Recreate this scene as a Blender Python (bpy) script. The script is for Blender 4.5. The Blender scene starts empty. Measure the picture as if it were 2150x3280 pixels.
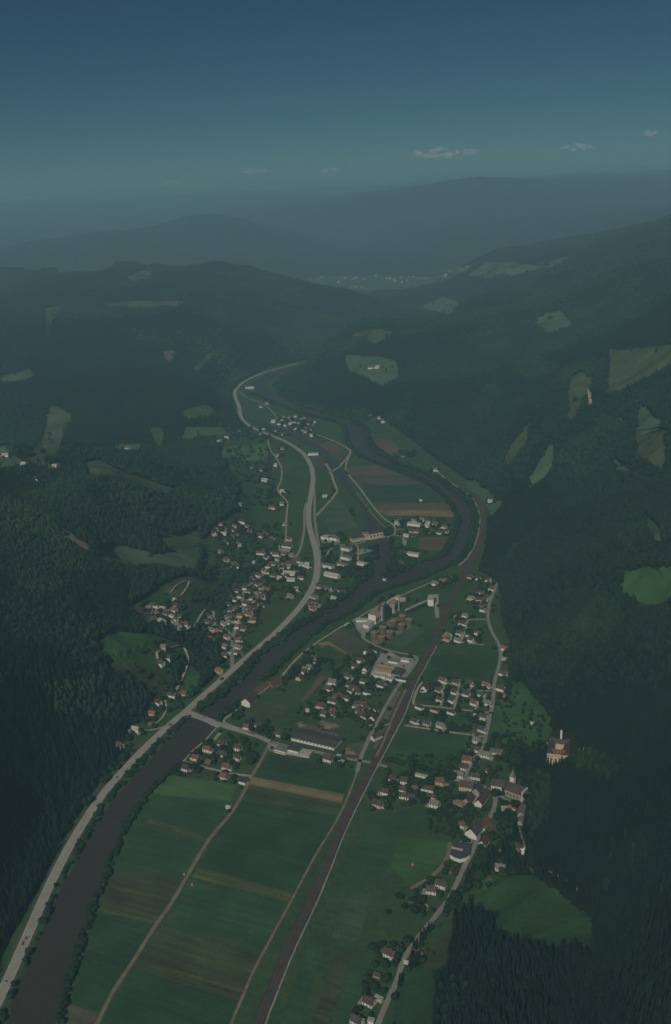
import bpy, bmesh, math, random
import numpy as np
from mathutils import Vector, Matrix, geometry

random.seed(7); rng = np.random.default_rng(7)
scene = bpy.context.scene
C = scene.collection
R = math.radians

# ------------------------------------------------------------------ camera
CAM_Z, PITCH, ROLL = 740.0, 18.06, -2.5
FPX = 35.0 / 36.0 * 3280.0                     # focal length in photo pixels (35 mm lens, 36 mm tall film)
cam_d = bpy.data.cameras.new('camera')
cam_d.sensor_fit = 'VERTICAL'; cam_d.sensor_height = 36.0; cam_d.sensor_width = 24.0
cam_d.lens = 35.0; cam_d.clip_start = 1.0; cam_d.clip_end = 120000.0
cam = bpy.data.objects.new('camera', cam_d); C.objects.link(cam)
cam_rot = Matrix.Rotation(R(90 - PITCH), 3, 'X') @ Matrix.Rotation(R(ROLL), 3, 'Z')
cam.matrix_world = Matrix.Translation((0, 0, CAM_Z)) @ cam_rot.to_4x4()
scene.camera = cam
CR = np.array(cam_rot)

# ------------------------------------------------------------------ sky, sun, exposure
SUN_EL, SUN_AZ = 40.0, -17.0                     # sun behind the camera, a little to the left
w = bpy.data.worlds.new('World'); scene.world = w; w.use_nodes = True
nt = w.node_tree; nt.nodes.clear()
sky = nt.nodes.new('ShaderNodeTexSky'); sky.sky_type = 'NISHITA'; sky.sun_disc = False
sky.sun_elevation = R(SUN_EL); sky.sun_rotation = R(180 - SUN_AZ)
sky.air_density = 0.8; sky.dust_density = 0.15; sky.ozone_density = 5.0; sky.altitude = 2500
bg = nt.nodes.new('ShaderNodeBackground'); bg.inputs['Strength'].default_value = 0.06
wo = nt.nodes.new('ShaderNodeOutputWorld')
tint = nt.nodes.new('ShaderNodeMix'); tint.data_type = 'RGBA'; tint.blend_type = 'MULTIPLY'; tint.inputs[0].default_value = 1.0
tint.inputs[7].default_value = (0.325, 0.475, 0.415, 1)             # colour cast of the slide film
nt.links.new(sky.outputs[0], tint.inputs[6]); nt.links.new(tint.outputs[2], bg.inputs[0]); nt.links.new(bg.outputs[0], wo.inputs[0])
sun_d = bpy.data.lights.new('sun', 'SUN'); sun_d.energy = 3.3; sun_d.angle = R(0.5); sun_d.color = (1.0, 0.94, 0.82)
sun = bpy.data.objects.new('sun', sun_d); C.objects.link(sun)
S = Vector((math.sin(R(SUN_AZ)) * math.cos(R(SUN_EL)), -math.cos(R(SUN_AZ)) * math.cos(R(SUN_EL)), math.sin(R(SUN_EL))))
sun.rotation_euler = (-S).to_track_quat('-Z', 'Y').to_euler(); sun.location = (0, -200, 1500)
scene.view_settings.view_transform = 'Standard'; scene.view_settings.look = 'None'
scene.view_settings.exposure = -0.5; scene.view_settings.gamma = 1.0
scene.view_settings.use_curve_mapping = False
scene.cycles.max_bounces = 4; scene.cycles.diffuse_bounces = 2; scene.cycles.volume_bounces = 0
scene.cycles.caustics_reflective = False; scene.cycles.caustics_refractive = False

# ------------------------------------------------------------------ photo geometry
def rays(pts):
    p = np.atleast_2d(np.asarray(pts, float))
    d = np.stack([(p[:, 0] - 1075) / FPX, (1640 - p[:, 1]) / FPX, -np.ones(len(p))], 1)
    d = d @ CR.T
    return d / np.linalg.norm(d, axis=1, keepdims=True)
def project(P):
    q = (np.asarray(P, float) - np.array([0, 0, CAM_Z])) @ CR
    z = np.maximum(-q[:, 2], 1e-3)
    return np.stack([1075 + FPX * q[:, 0] / z, 1640 - FPX * q[:, 1] / z], 1)
def at_h(pts, h=0.0):
    """point of the level h that the photo shows at the pixel"""
    d = rays(pts); t = (np.asarray(h, float) - CAM_Z) / d[:, 2]
    return np.stack([d[:, 0] * t, d[:, 1] * t], 1)
def in_poly(P, poly):
    x, y = P[:, 0], P[:, 1]; poly = np.asarray(poly, float)
    res = np.zeros(len(P), bool)
    x0, y0 = poly[-1]
    for x1, y1 in poly:
        if y0 != y1:
            c = ((y1 > y) != (y0 > y)) & (x < (x0 - x1) * (y - y1) / (y0 - y1) + x1)
            res ^= c
        x0, y0 = x1, y1
    return res
def dist_line(P, line, closed=False):
    line = np.asarray(line, float); best = np.full(len(P), 1e18)
    n = len(line)
    for i in range(n if closed else n - 1):
        a, b = line[i], line[(i + 1) % n]; ab = b - a
        t = np.clip(((P - a) @ ab) / max(ab @ ab, 1e-9), 0, 1)
        q = P - a - t[:, None] * ab
        best = np.minimum(best, q[:, 0] ** 2 + q[:, 1] ** 2)
    return np.sqrt(best)
def smooth(a, b, x):
    t = np.clip((x - a) / (b - a), 0, 1); return t * t * (3 - 2 * t)
def resample(line, step):
    line = np.asarray(line, float); out = [line[0]]
    for a, b in zip(line[:-1], line[1:]):
        n = max(1, int(np.linalg.norm(b - a) / step))
        for k in range(1, n + 1): out.append(a + (b - a) * k / n)
    return np.array(out)
def spline(line, n=6):
    """smooth curve through traced points (Catmull-Rom)"""
    p = np.asarray(line, float)
    if len(p) < 3: return p
    p = np.vstack([2 * p[0] - p[1], p, 2 * p[-1] - p[-2]]); out = []
    for i in range(1, len(p) - 2):
        for k in range(n):
            t = k / n
            out.append(0.5 * (2 * p[i] + (p[i + 1] - p[i - 1]) * t + (2 * p[i - 1] - 5 * p[i] + 4 * p[i + 1] - p[i + 2]) * t * t
                              + (3 * p[i] - p[i - 1] - 3 * p[i + 1] + p[i + 2]) * t ** 3))
    out.append(p[-2]); return np.array(out)

def vnoise(x, y, seed):
    r = np.random.default_rng(seed); T = r.random((256, 256))
    xi, yi = np.floor(x).astype(int), np.floor(y).astype(int); fx, fy = x - xi, y - yi
    fx, fy = fx * fx * (3 - 2 * fx), fy * fy * (3 - 2 * fy)
    g = lambda a, b: T[a % 256, b % 256]
    return (g(xi, yi) * (1 - fx) + g(xi + 1, yi) * fx) * (1 - fy) + (g(xi, yi + 1) * (1 - fx) + g(xi + 1, yi + 1) * fx) * fy
def fbm(x, y, seed, octs=4):
    s, a, t = 0, 1, 0
    for k in range(octs):
        s = s + a * vnoise(x * 2 ** k + 13 * k, y * 2 ** k + 7 * k, seed + k); t += a; a *= 0.5
    return s / t

# ------------------------------------------------------------------ water outlines (traced on the valley floor)
RIVER_L = [(10, 3330), (28, 3268), (49, 3170), (99, 3064), (148, 2958), (190, 2853), (233, 2782), (282, 2690), (331, 2606), (380, 2540), (437, 2477), (509, 2400), (562, 2342), (612, 2299), (643, 2280), (711, 2237), (759, 2193), (802, 2150), (848, 2097), (911, 2053), (978, 2003), (1032, 1976), (1090, 1931), (1131, 1900), (1160, 1877), (1180, 1858), (1196, 1833), (1208, 1793), (1208, 1750), (1203, 1734)]
RIVER_TIP = [(1247, 1728), (1252, 1779), (1238, 1820), (1233, 1850), (1240, 1852), (1272, 1842), (1326, 1815), (1376, 1797), (1407, 1791), (1434, 1766), (1456, 1726), (1470, 1681), (1470, 1650), (1449, 1614), (1418, 1582), (1377, 1551), (1310, 1520), (1244, 1495), (1187, 1474), (1146, 1454), (1120, 1423), (1113, 1387), (1100, 1361), (1059, 1346), (1008, 1336), (956, 1320), (905, 1300), (854, 1279), (815, 1262)]
RIVER_R = [(845, 1238), (880, 1254), (905, 1271), (956, 1297), (1018, 1318), (1079, 1334), (1126, 1349), (1162, 1375), (1172, 1418), (1203, 1449), (1254, 1482), (1326, 1510), (1387, 1531), (1438, 1567), (1492, 1608), (1511, 1654), (1506, 1708), (1488, 1766), (1465, 1797), (1429, 1813), (1349, 1851), (1295, 1869), (1232, 1887), (1189, 1909), (1149, 1940), (1104, 1972), (1059, 1990), (1014, 2017), (969, 2057), (924, 2097), (893, 2129), (848, 2169), (790, 2223), (740, 2268), (696, 2309), (687, 2330), (634, 2386), (586, 2438), (542, 2477), (475, 2535), (437, 2592), (395, 2655), (360, 2733), (331, 2817), (282, 2937), (240, 3064), (204, 3205), (183, 3268), (168, 3330)]
RESERVOIR = [(795, 1244), (830, 1210), (869, 1193), (915, 1180), (960, 1167), (985, 1160), (960, 1180), (926, 1190), (900, 1206), (869, 1221), (842, 1240), (838, 1262), (815, 1262)]
CANAL_W = [(815, 1352), (869, 1365), (920, 1391), (975, 1412), (1015, 1440), (1062, 1492), (1080, 1520), (1115, 1568), (1150, 1608), (1168, 1640), (1175, 1698), (1180, 1712)]
CANAL_E = [(1222, 1704), (1234, 1694), (1190, 1650), (1140, 1582), (1105, 1526), (1085, 1492), (1040, 1436), (990, 1404), (940, 1380), (890, 1354), (830, 1340)]
W_RIVER = at_h(spline(RIVER_L, 4).tolist() + spline(RIVER_TIP, 4).tolist() + spline(RIVER_R, 4).tolist())
W_RES = at_h(RESERVOIR); W_CANAL = at_h(spline(CANAL_W, 3).tolist() + spline(CANAL_E, 3).tolist())

# ------------------------------------------------------------------ terrain
VALLEY = [(-250, 3500), (-60, 3260), (-20, 3120), (60, 2950), (115, 2850), (190, 2710), (262, 2590), (320, 2500), (400, 2420), (490, 2345), (560, 2288), (640, 2215), (715, 2140), (715, 2080), (745, 2000), (765, 1930), (790, 1870), (850, 1800), (880, 1730), (870, 1640), (860, 1560), (850, 1480), (835, 1425), (790, 1378), (752, 1330), (735, 1262), (760, 1226), (860, 1176), (1000, 1150), (985, 1172), (905, 1210), (880, 1238), (930, 1278), (1050, 1312), (1150, 1328), (1225, 1340), (1300, 1395), (1400, 1472), (1500, 1540), (1555, 1600), (1565, 1680), (1555, 1770), (1535, 1830), (1585, 1850), (1610, 1900), (1610, 1990), (1640, 2070), (1645, 2160), (1660, 2230), (1665, 2330), (1660, 2420), (1668, 2480), (1690, 2560), (1670, 2650), (1630, 2700), (1580, 2740), (1515, 2790), (1455, 2900), (1390, 2965), (1320, 3050), (1290, 3110), (1270, 3200), (1235, 3500)]
W_VALLEY = at_h(VALLEY)
# (photo x, photo y, height above the valley floor)
HILLS = [
 # near left hill
 (0, 3000, 18), (0, 2850, 45), (0, 2700, 75), (0, 2550, 100), (0, 2400, 125), (120, 2650, 45), (180, 2500, 70), (0, 2200, 150), (0, 2000, 165), (150, 2300, 105), (300, 2330, 62), (400, 2300, 48), (150, 2100, 135), (280, 2180, 92), (-300, 2400, 230), (-300, 2000, 260), (-300, 2800, 130), (-300, 3200, 60),
 (200, 1950, 150), (350, 2040, 92), (470, 2060, 68), (420, 2180, 60), (540, 2120, 46), (560, 2230, 30), (620, 2150, 20), (650, 2060, 22), (480, 2000, 66), (430, 1950, 74), (540, 1940, 52), (600, 2000, 36), (650, 1950, 26), (690, 1880, 18), (590, 1870, 48), (700, 1960, 14),
 (400, 1880, 88), (250, 1850, 132), (100, 1850, 165), (0, 1800, 190), (340, 1780, 116), (480, 1790, 86), (600, 1790, 54), (680, 1780, 30), (760, 1770, 14), (620, 1700, 62), (720, 1690, 36), (800, 1690, 16), (520, 1720, 86), (420, 1700, 116), (200, 1720, 180), (0, 1650, 215), (-300, 1650, 300),
 (300, 1480, 205), (230, 1520, 190), (150, 1600, 195), (60, 1580, 175), (400, 1530, 172), (500, 1565, 140), (590, 1600, 98), (680, 1600, 66), (760, 1600, 36), (820, 1600, 12), (350, 1620, 160), (640, 1530, 70), (560, 1500, 96), (470, 1460, 112), (680, 1470, 44), (770, 1480, 24), (780, 1540, 22), (380, 1450, 120),
 # side valley behind the left ridge and the far left ridge
 (20, 1470, 40), (100, 1490, 38), (200, 1480, 46), (0, 1400, 62), (120, 1400, 70), (150, 1300, 110), (0, 1250, 118), (60, 1200, 138), (250, 1350, 90), (300, 1250, 120), (400, 1430, 52), (450, 1400, 56), (500, 1380, 50), (560, 1400, 44), (650, 1390, 34), (600, 1330, 52), (700, 1330, 36), (500, 1280, 84), (650, 1250, 66), (710, 1200, 62), (740, 1410, 18),
 (0, 1050, 205), (150, 1100, 188), (300, 1050, 210), (300, 1150, 160), (450, 1150, 150), (450, 1000, 225), (600, 1100, 148), (600, 980, 215), (750, 1100, 110), (750, 980, 190), (870, 1100, 72), (900, 1000, 135), (1000, 1050, 66), (1000, 980, 112), (860, 1150, 30),
 (0, 864, 292), (69, 860, 296), (180, 872, 284), (269, 884, 274), (372, 853, 300), (450, 854, 298), (551, 873, 280), (655, 852, 298), (720, 860, 288), (792, 874, 270), (880, 890, 240), (965, 908, 205), (1075, 935, 160), (1200, 972, 100), (1300, 988, 78), (1400, 1012, 38), (1150, 1010, 66), (1250, 1025, 40), (1050, 1090, 40), (-300, 870, 320), (-300, 1100, 230), (-300, 1400, 120),
 # spur with the farm meadow, right mountain
 (1000, 1215, 34), (950, 1190, 22), (1050, 1150, 74), (1000, 1120, 60), (1120, 1070, 122), (1206, 1052, 132), (1300, 1050, 136), (1400, 1044, 140), (1150, 1110, 108), (1190, 1180, 88), (1250, 1210, 84), (1150, 1250, 46), (1050, 1260, 24), (1250, 1290, 48), (1330, 1250, 74), (1400, 1350, 46), (1330, 1330, 36), (1420, 1180, 110), (1500, 1420, 48), (1560, 1500, 42), (1600, 1590, 30), (1500, 1300, 88), (1550, 1150, 140), (1650, 1300, 110), (1700, 1180, 150), (1700, 1400, 96), (1650, 1500, 66), (1750, 1500, 90), (1650, 1650, 40), (1720, 1620, 66),
 (1433, 1030, 136), (1523, 980, 168), (1600, 955, 186), (1660, 938, 200), (1730, 906, 232), (1833, 833, 312), (1936, 778, 372), (2040, 744, 412), (2150, 698, 470), (2400, 640, 560), (1750, 1030, 190), (1850, 1050, 212), (1850, 950, 250), (2000, 950, 310), (2150, 950, 345), (2400, 950, 420), (1950, 1130, 222), (2080, 1110, 262), (2150, 1110, 280), (2040, 1210, 226), (1850, 1200, 180), (1850, 1300, 150), (1950, 1300, 182), (2100, 1300, 216), (2050, 1400, 178), (2150, 1420, 206), (1950, 1450, 140), (2050, 1550, 150), (2150, 1600, 178), (1900, 1600, 112), (1800, 1700, 80), (1900, 1750, 96), (2050, 1700, 136), (2150, 1750, 160), (2400, 1500, 270), (2400, 1200, 350),
 (1650, 1800, 34), (1650, 1900, 22), (1750, 1850, 56), (1850, 1900, 78), (2000, 1860, 112), (2080, 1900, 124), (2150, 1850, 144), (1700, 2000, 28), (1800, 2050, 56), (1950, 2050, 92), (2100, 2050, 126), (2150, 2200, 128), (2000, 2200, 92), (1850, 2200, 56), (1740, 2200, 26), (1700, 2300, 14), (1760, 2350, 26), (1795, 2400, 38), (1830, 2400, 44), (1900, 2350, 62), (2000, 2400, 86), (2150, 2400, 122), (2400, 2000, 240), (2400, 2400, 220),
 (1740, 2480, 22), (1850, 2500, 46), (2000, 2550, 80), (2150, 2550, 116), (1740, 2600, 18), (1850, 2650, 46), (2000, 2700, 76), (2150, 2700, 110), (1700, 2700, 14), (1750, 2760, 20), (1880, 2800, 42), (2050, 2830, 62), (2150, 2850, 92),
 (1620, 2800, 20), (1560, 2860, 18), (1720, 2820, 26), (1850, 2900, 36), (1700, 2900, 36), (1600, 2950, 34), (1750, 3000, 50), (1880, 2970, 48), (2000, 2930, 52), (2100, 3000, 70), (1480, 3000, 22), (1550, 3080, 46), (1420, 3090, 24), (1700, 3120, 66), (1900, 3100, 70), (2150, 3100, 98), (1400, 3200, 30), (1550, 3220, 60), (1750, 3250, 84), (2000, 3250, 100), (2200, 3250, 120), (1350, 3300, 22), (1600, 3400, 80), (2000, 3450, 120), (2400, 3000, 170),
 # hills by the far town
 (1400, 930, 60), (1500, 860, 190), (1599, 800, 275), (1661, 797, 290), (1780, 806, 285), (1868, 812, 280), (1500, 920, 100), (1350, 905, 30), (1620, 870, 200),
]
Wc, Hc = [], []
hp = np.array(HILLS, float)
Wc.append(at_h(hp[:, :2], hp[:, 2])); Hc.append(hp[:, 2])
vp = resample(W_VALLEY, 220)
Wc.append(vp); Hc.append(np.zeros(len(vp)))
gp = np.stack(np.meshgrid(np.arange(-900, 1200, 160.), np.arange(600, 4300, 220.)), -1).reshape(-1, 2)
gp = gp[in_poly(gp, W_VALLEY)]; Wc.append(gp); Hc.append(np.zeros(len(gp)))
far = [(-25, 7200, 120), (-12, 7000, 90), (-4, 6800, 30), (2, 6300, 5), (4, 5700, 0), (6, 6000, 10), (0, 7000, 0), (3, 7500, 0), (6, 7800, 0), (0, 8400, 4), (5, 8600, 4), (8, 8200, 8), (-5, 8200, 20),
       (28, 9000, 420), (-28, 8600, 300), (-28, 7000, 60), (-20, 7000, 60), (-14, 7000, 50), (-9, 7000, 40), (-25, 9300, 80), (-14, 9300, 80), (-7, 9300, 80), (0, 9300, 30), (6, 9800, 60), (12, 9000, 60), (-25, 13000, 150), (-12, 13000, 150), (-5, 13000, 150), (2, 12500, 100),
       (30, 20000, 720), (20, 19000, 710), (14, 19000, 690), (9, 19500, 660), (4, 20000, 620), (-2, 20000, 580), (-8, 20000, 560), (-15, 20000, 500), (-30, 20000, 500),
       (30, 30000, 690), (15, 30000, 670), (0, 30000, 630), (-15, 30000, 620), (-30, 30000, 600), (30, 41000, 700), (0, 41000, 600), (-30, 41000, 500), (-34, 500, 50), (34, 500, 120), (0, 350, 0), (-20, 350, 0), (20, 350, 40)]
# faint ridges behind the town: photo x, photo y, distance
for px_, py_, D_ in ((0, 800, 8600), (150, 770, 8600), (300, 748, 8700), (440, 735, 8700), (560, 708, 8700), (640, 694, 8700), (700, 690, 8700), (780, 702, 8700), (870, 725, 8700), (960, 752, 8700), (1050, 790, 8700), (1120, 815, 8700),
                     (1100, 700, 11200), (1190, 668, 11200), (1282, 640, 11200), (1340, 616, 11200), (1400, 590, 11200), (1440, 579, 11200), (1490, 575, 11200), (1560, 578, 11200), (1640, 586, 11200), (1720, 604, 11200), (1800, 620, 11200), (1900, 640, 11200), (2100, 640, 11200),
                     (1330, 800, 9000), (1420, 760, 9000), (1500, 735, 9000), (1600, 728, 9000), (1700, 738, 9000), (1800, 752, 8600), (1900, 738, 8200), (1980, 715, 8200), (2060, 690, 8200), (2150, 660, 8200)):
    D_ = D_ * (1.32 if D_ < 8800 and px_ < 1200 else 1.14 if D_ > 11000 else 1.2); v_ = rays([(px_, py_)])[0]; hz = math.hypot(v_[0], v_[1]); far.append((math.degrees(math.atan2(v_[0], v_[1])), D_, CAM_Z + v_[2] / hz * D_))
fp = np.array([(math.sin(R(a)) * d, math.cos(R(a)) * d, h) for a, d, h in far])
Wc.append(fp[:, :2]); Hc.append(fp[:, 2])
Wc = np.vstack(Wc); Hc = np.concatenate(Hc)
K = -np.hypot(Wc[:, None, 0] - Wc[None, :, 0], Wc[:, None, 1] - Wc[None, :, 1])
n = len(Wc); A = np.zeros((n + 1, n + 1)); A[:n, :n] = K - np.eye(n) * 6.0; A[:n, n] = 1; A[n, :n] = 1
sol = np.linalg.solve(A, np.append(Hc, 0))
NR, NC = 980, 520
RD = np.exp(np.linspace(math.log(330.0), math.log(41000.0), NR)); AZ = np.linspace(R(-33), R(33), NC)
GX = np.sin(AZ)[None] * RD[:, None]; GY = np.cos(AZ)[None] * RD[:, None]
GP = np.stack([GX.ravel(), GY.ravel()], 1)
HH = np.empty(len(GP))
for i in range(0, len(GP), 20000):
    q = GP[i:i + 20000]
    HH[i:i + 20000] = -np.hypot(q[:, None, 0] - Wc[None, :, 0], q[:, None, 1] - Wc[None, :, 1]).astype(np.float32) @ sol[:n].astype(np.float32) + sol[n]
HH = np.maximum(HH, 0)
GD = np.hypot(GP[:, 0], GP[:, 1])
inv = in_poly(GP, W_VALLEY); dv = dist_line(GP, W_VALLEY, True)
gate = np.where(inv, 0.0, smooth(0, 90, dv))
# gullies and shoulders of the wooded slopes
nz = (fbm(GP[:, 0] / 420 + 40, GP[:, 1] / 420 + 40, 3, 4) - 0.5) * 2
nf = (fbm(GP[:, 0] / 2600 + 90, GP[:, 1] / 2600 + 90, 11, 5) - 0.5) * 2
wx, wy = GP[:, 0] + 90 * nz, GP[:, 1] + 90 * np.roll(nz, 977)
ridged = 0.7 * (1 - np.abs(vnoise(wx / 430 + 70, wy / 430 + 20, 21) * 2 - 1)) + 0.3 * (1 - np.abs(vnoise(wx / 190 + 30, wy / 190 + 60, 31) * 2 - 1))
near = 1 - smooth(6000, 7500, GD)
HH = HH * gate
HH = HH + near * gate * (nz * np.minimum(HH * 0.22, 26) + (ridged - 0.55) * np.minimum(HH * 0.7, 92)) + (1 - near) * ((nf + .15) * np.minimum(HH * (0.14 + .16 * smooth(14500, 17500, GD)), 50 + 130 * smooth(14500, 17500, GD)) + (fbm(GP[:, 0] / 700 + 3, GP[:, 1] / 700 + 9, 41, 3) - .5) * np.minimum(HH * .26, 110))
HH = np.clip(HH, 0, 835)
for wp, dep in ((W_RIVER, 3.2), (W_RES, 3.0), (W_CANAL, 3.0)):
    lo, hi = wp.min(0) - 5, wp.max(0) + 5
    s = np.where((GP[:, 0] > lo[0]) & (GP[:, 0] < hi[0]) & (GP[:, 1] > lo[1]) & (GP[:, 1] < hi[1]))[0]
    s = s[in_poly(GP[s], wp)]
    HH[s] = -np.minimum(dep, 0.9 + 0.35 * dist_line(GP[s], wp, True)) - 0.4
HG = HH.reshape(NR, NC)
LR0, LRS = math.log(RD[0]), (math.log(RD[-1]) - math.log(RD[0])) / (NR - 1)
def height(P):
    P = np.atleast_2d(np.asarray(P, float))
    r = np.clip((np.log(np.maximum(np.hypot(P[:, 0], P[:, 1]), 1)) - LR0) / LRS, 0, NR - 1.001)
    c = np.clip((np.arctan2(P[:, 0], P[:, 1]) - AZ[0]) / (AZ[1] - AZ[0]), 0, NC - 1.001)
    i, j = r.astype(int), c.astype(int); fr, fc = r - i, c - j
    return (HG[i, j] * (1 - fc) + HG[i, j + 1] * fc) * (1 - fr) + (HG[i + 1, j] * (1 - fc) + HG[i + 1, j + 1] * fc) * fr
def ground(pts, lift=0.0):
    """where the photo's line of sight first meets the terrain"""
    d = rays(pts); out = []
    for v in d:
        az = math.atan2(v[0], v[1]); el = v[2] / math.hypot(v[0], v[1])
        c = min(max((az - AZ[0]) / (AZ[1] - AZ[0]), 0), NC - 1.001); j = int(c); f = c - j
        h = np.maximum(HG[:, j] * (1 - f) + HG[:, j + 1] * f, 0) + lift
        g = CAM_Z + el * RD - h
        k = np.argmax(g < 0)
        if g[k] >= 0 or k == 0: D = RD[k] if k else RD[0]
        else: D = RD[k - 1] + (RD[k] - RD[k - 1]) * g[k - 1] / (g[k - 1] - g[k])
        out.append((math.sin(az) * D, math.cos(az) * D))
    return np.array(out)

# ------------------------------------------------------------------ materials
MATS = {}
def new_mat(name, rough=0.85, spec=0.3):
    m = bpy.data.materials.new(name); m.use_nodes = True
    b = m.node_tree.nodes['Principled BSDF']; b.inputs['Roughness'].default_value = rough
    b.inputs['Specular IOR Level'].default_value = spec
    MATS[name] = m
    return m, m.node_tree.nodes, m.node_tree.links, b
def ramp(nd, stops):
    r = nd.new('ShaderNodeValToRGB'); e = r.color_ramp.elements
    while len(e) < len(stops): e.new(0.5)
    for k, (p, c) in enumerate(stops): e[k].position = p; e[k].color = (*c, 1)
    return r
def noise(nd, lk, scale, detail=4, vec=None, rough=0.6):
    n_ = nd.new('ShaderNodeTexNoise'); n_.inputs['Scale'].default_value = scale; n_.inputs['Detail'].default_value = detail
    n_.inputs['Roughness'].default_value = rough
    if vec is not None: lk.new(vec, n_.inputs['Vector'])
    return n_
def mixc(nd, lk, fac, a, b, mode='MIX'):
    m = nd.new('ShaderNodeMix'); m.data_type = 'RGBA'; m.blend_type = mode
    for s, v in ((0, fac), (6, a), (7, b)):
        if hasattr(v, 'is_output'): lk.new(v, m.inputs[s])
        else: m.inputs[s].default_value = v if s == 0 else (*v, 1)
    return m.outputs[2]
def wpos(nd): return nd.new('ShaderNodeNewGeometry').outputs['Position']
def sc(c, f): return tuple(min(x * f, 1) for x in c)

def plain_mat(name, col, rough=0.85, var=0.25, scale=0.5, spec=0.3):
    """one real colour with weathering: large stains and fine mottling"""
    if name in MATS: return MATS[name]
    m, nd, lk, b = new_mat(name, rough, spec)
    p = wpos(nd); n1 = noise(nd, lk, scale, 5, p); n2 = noise(nd, lk, scale * 6, 3, p)
    r = ramp(nd, [(0.3, sc(col, 1 - var)), (0.7, sc(col, 1 + var))]); lk.new(n1.outputs[0], r.inputs[0])
    r2 = ramp(nd, [(0.35, (0.85, 0.85, 0.85)), (0.65, (1.12, 1.12, 1.12))]); lk.new(n2.outputs[0], r2.inputs[0])
    lk.new(mixc(nd, lk, 1.0, r.outputs[0], r2.outputs[0], 'MULTIPLY'), b.inputs['Base Color'])
    return m
def field_mat(name, a, b_, ang=0, width=8.0, strength=0.35, blotch=0.02):
    """crop: drill rows along the field, patchy growth"""
    m, nd, lk, b = new_mat(name, 0.9, 0.15)
    p = wpos(nd)
    mp = nd.new('ShaderNodeMapping'); mp.inputs['Rotation'].default_value = (0, 0, ang); lk.new(p, mp.inputs[0])
    st = nd.new('ShaderNodeMapping'); st.inputs['Scale'].default_value = (0.006, 1.0 / width, 0); lk.new(mp.outputs[0], st.inputs[0])
    nr = noise(nd, lk, 1.0, 6, st.outputs[0], 0.7)
    nb = noise(nd, lk, blotch, 6, p, 0.65); nf_ = noise(nd, lk, 0.35, 4, p)
    r = ramp(nd, [(0.32, a), (0.68, b_)]); lk.new(nb.outputs[0], r.inputs[0])
    rr = ramp(nd, [(0.3, (1 - strength,) * 3), (0.7, (1 + strength,) * 3)]); lk.new(nr.outputs[0], rr.inputs[0])
    rf = ramp(nd, [(0.3, (0.8, 0.8, 0.8)), (0.7, (1.2, 1.2, 1.2))]); lk.new(nf_.outputs[0], rf.inputs[0])
    c = mixc(nd, lk, 1.0, r.outputs[0], rr.outputs[0], 'MULTIPLY'); c = mixc(nd, lk, 1.0, c, rf.outputs[0], 'MULTIPLY')
    lk.new(c, b.inputs['Base Color'])
    return m

GRASS_A, GRASS_B = (0.034, 0.076, 0.030), (0.056, 0.104, 0.040)
# terrain: valley grass where open, wood floor under the forest
m, nd, lk, b = new_mat('terrain', 0.95, 0.1)
p = wpos(nd)
g1 = noise(nd, lk, 0.012, 6, p, 0.65); g2 = noise(nd, lk, 0.15, 5, p, 0.7)
gr = ramp(nd, [(0.3, GRASS_A), (0.55, GRASS_B), (0.75, (0.060, 0.098, 0.034))]); lk.new(g1.outputs[0], gr.inputs[0])
gf = ramp(nd, [(0.3, (0.65, 0.7, 0.65)), (0.7, (1.25, 1.2, 1.2))]); lk.new(g2.outputs[0], gf.inputs[0])
grass = mixc(nd, lk, 1.0, gr.outputs[0], gf.outputs[0], 'MULTIPLY')
f1 = noise(nd, lk, 0.0035, 8, p, 0.7); fr = ramp(nd, [(0.3, (0.018, 0.036, 0.018)), (0.6, (0.028, 0.050, 0.024)), (0.72, (0.045, 0.072, 0.03))]); lk.new(f1.outputs[0], fr.inputs[0])
at = nd.new('ShaderNodeAttribute'); at.attribute_name = 'open'
lk.new(mixc(nd, lk, at.outputs['Fac'], fr.outputs[0], grass), b.inputs['Base Color'])
# water
m, nd, lk, b = new_mat('water', 0.32, 0.22)
p = wpos(nd); n1 = noise(nd, lk, 0.01, 5, p); n2 = noise(nd, lk, 0.25, 3, p)
r = ramp(nd, [(0.3, (0.046, 0.043, 0.034)), (0.7, (0.058, 0.053, 0.041))]); lk.new(n1.outputs[0], r.inputs[0]); lk.new(r.outputs[0], b.inputs['Base Color'])
bp = nd.new('ShaderNodeBump'); bp.inputs['Strength'].default_value = 0.25; bp.inputs['Distance'].default_value = 0.4
lk.new(n2.outputs[0], bp.inputs['Height']); lk.new(bp.outputs[0], b.inputs['Normal'])

def mesh(name, verts, faces, mat=None, smooth_=False):
    me = bpy.data.meshes.new(name)
    me.from_pydata([tuple(map(float, v)) for v in verts], [], [tuple(map(int, f)) for f in faces])
    if mat: me.materials.append(MATS[mat] if isinstance(mat, str) else mat)
    if smooth_: me.polygons.foreach_set('use_smooth', [True] * len(me.polygons))
    me.update(); return me
def link(name, data, parent=None, loc=None, rz=None):
    o = bpy.data.objects.new(name, data); C.objects.link(o)
    if parent is not None: o.parent = parent
    if loc is not None: o.location = loc
    if rz is not None: o.rotation_euler = (0, 0, rz)
    return o
def struct(o): o['kind'] = 'structure'; return o
def tag(o, label, cat, group=None):
    o['label'] = label; o['category'] = cat
    if group: o['group'] = group
    return o

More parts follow.
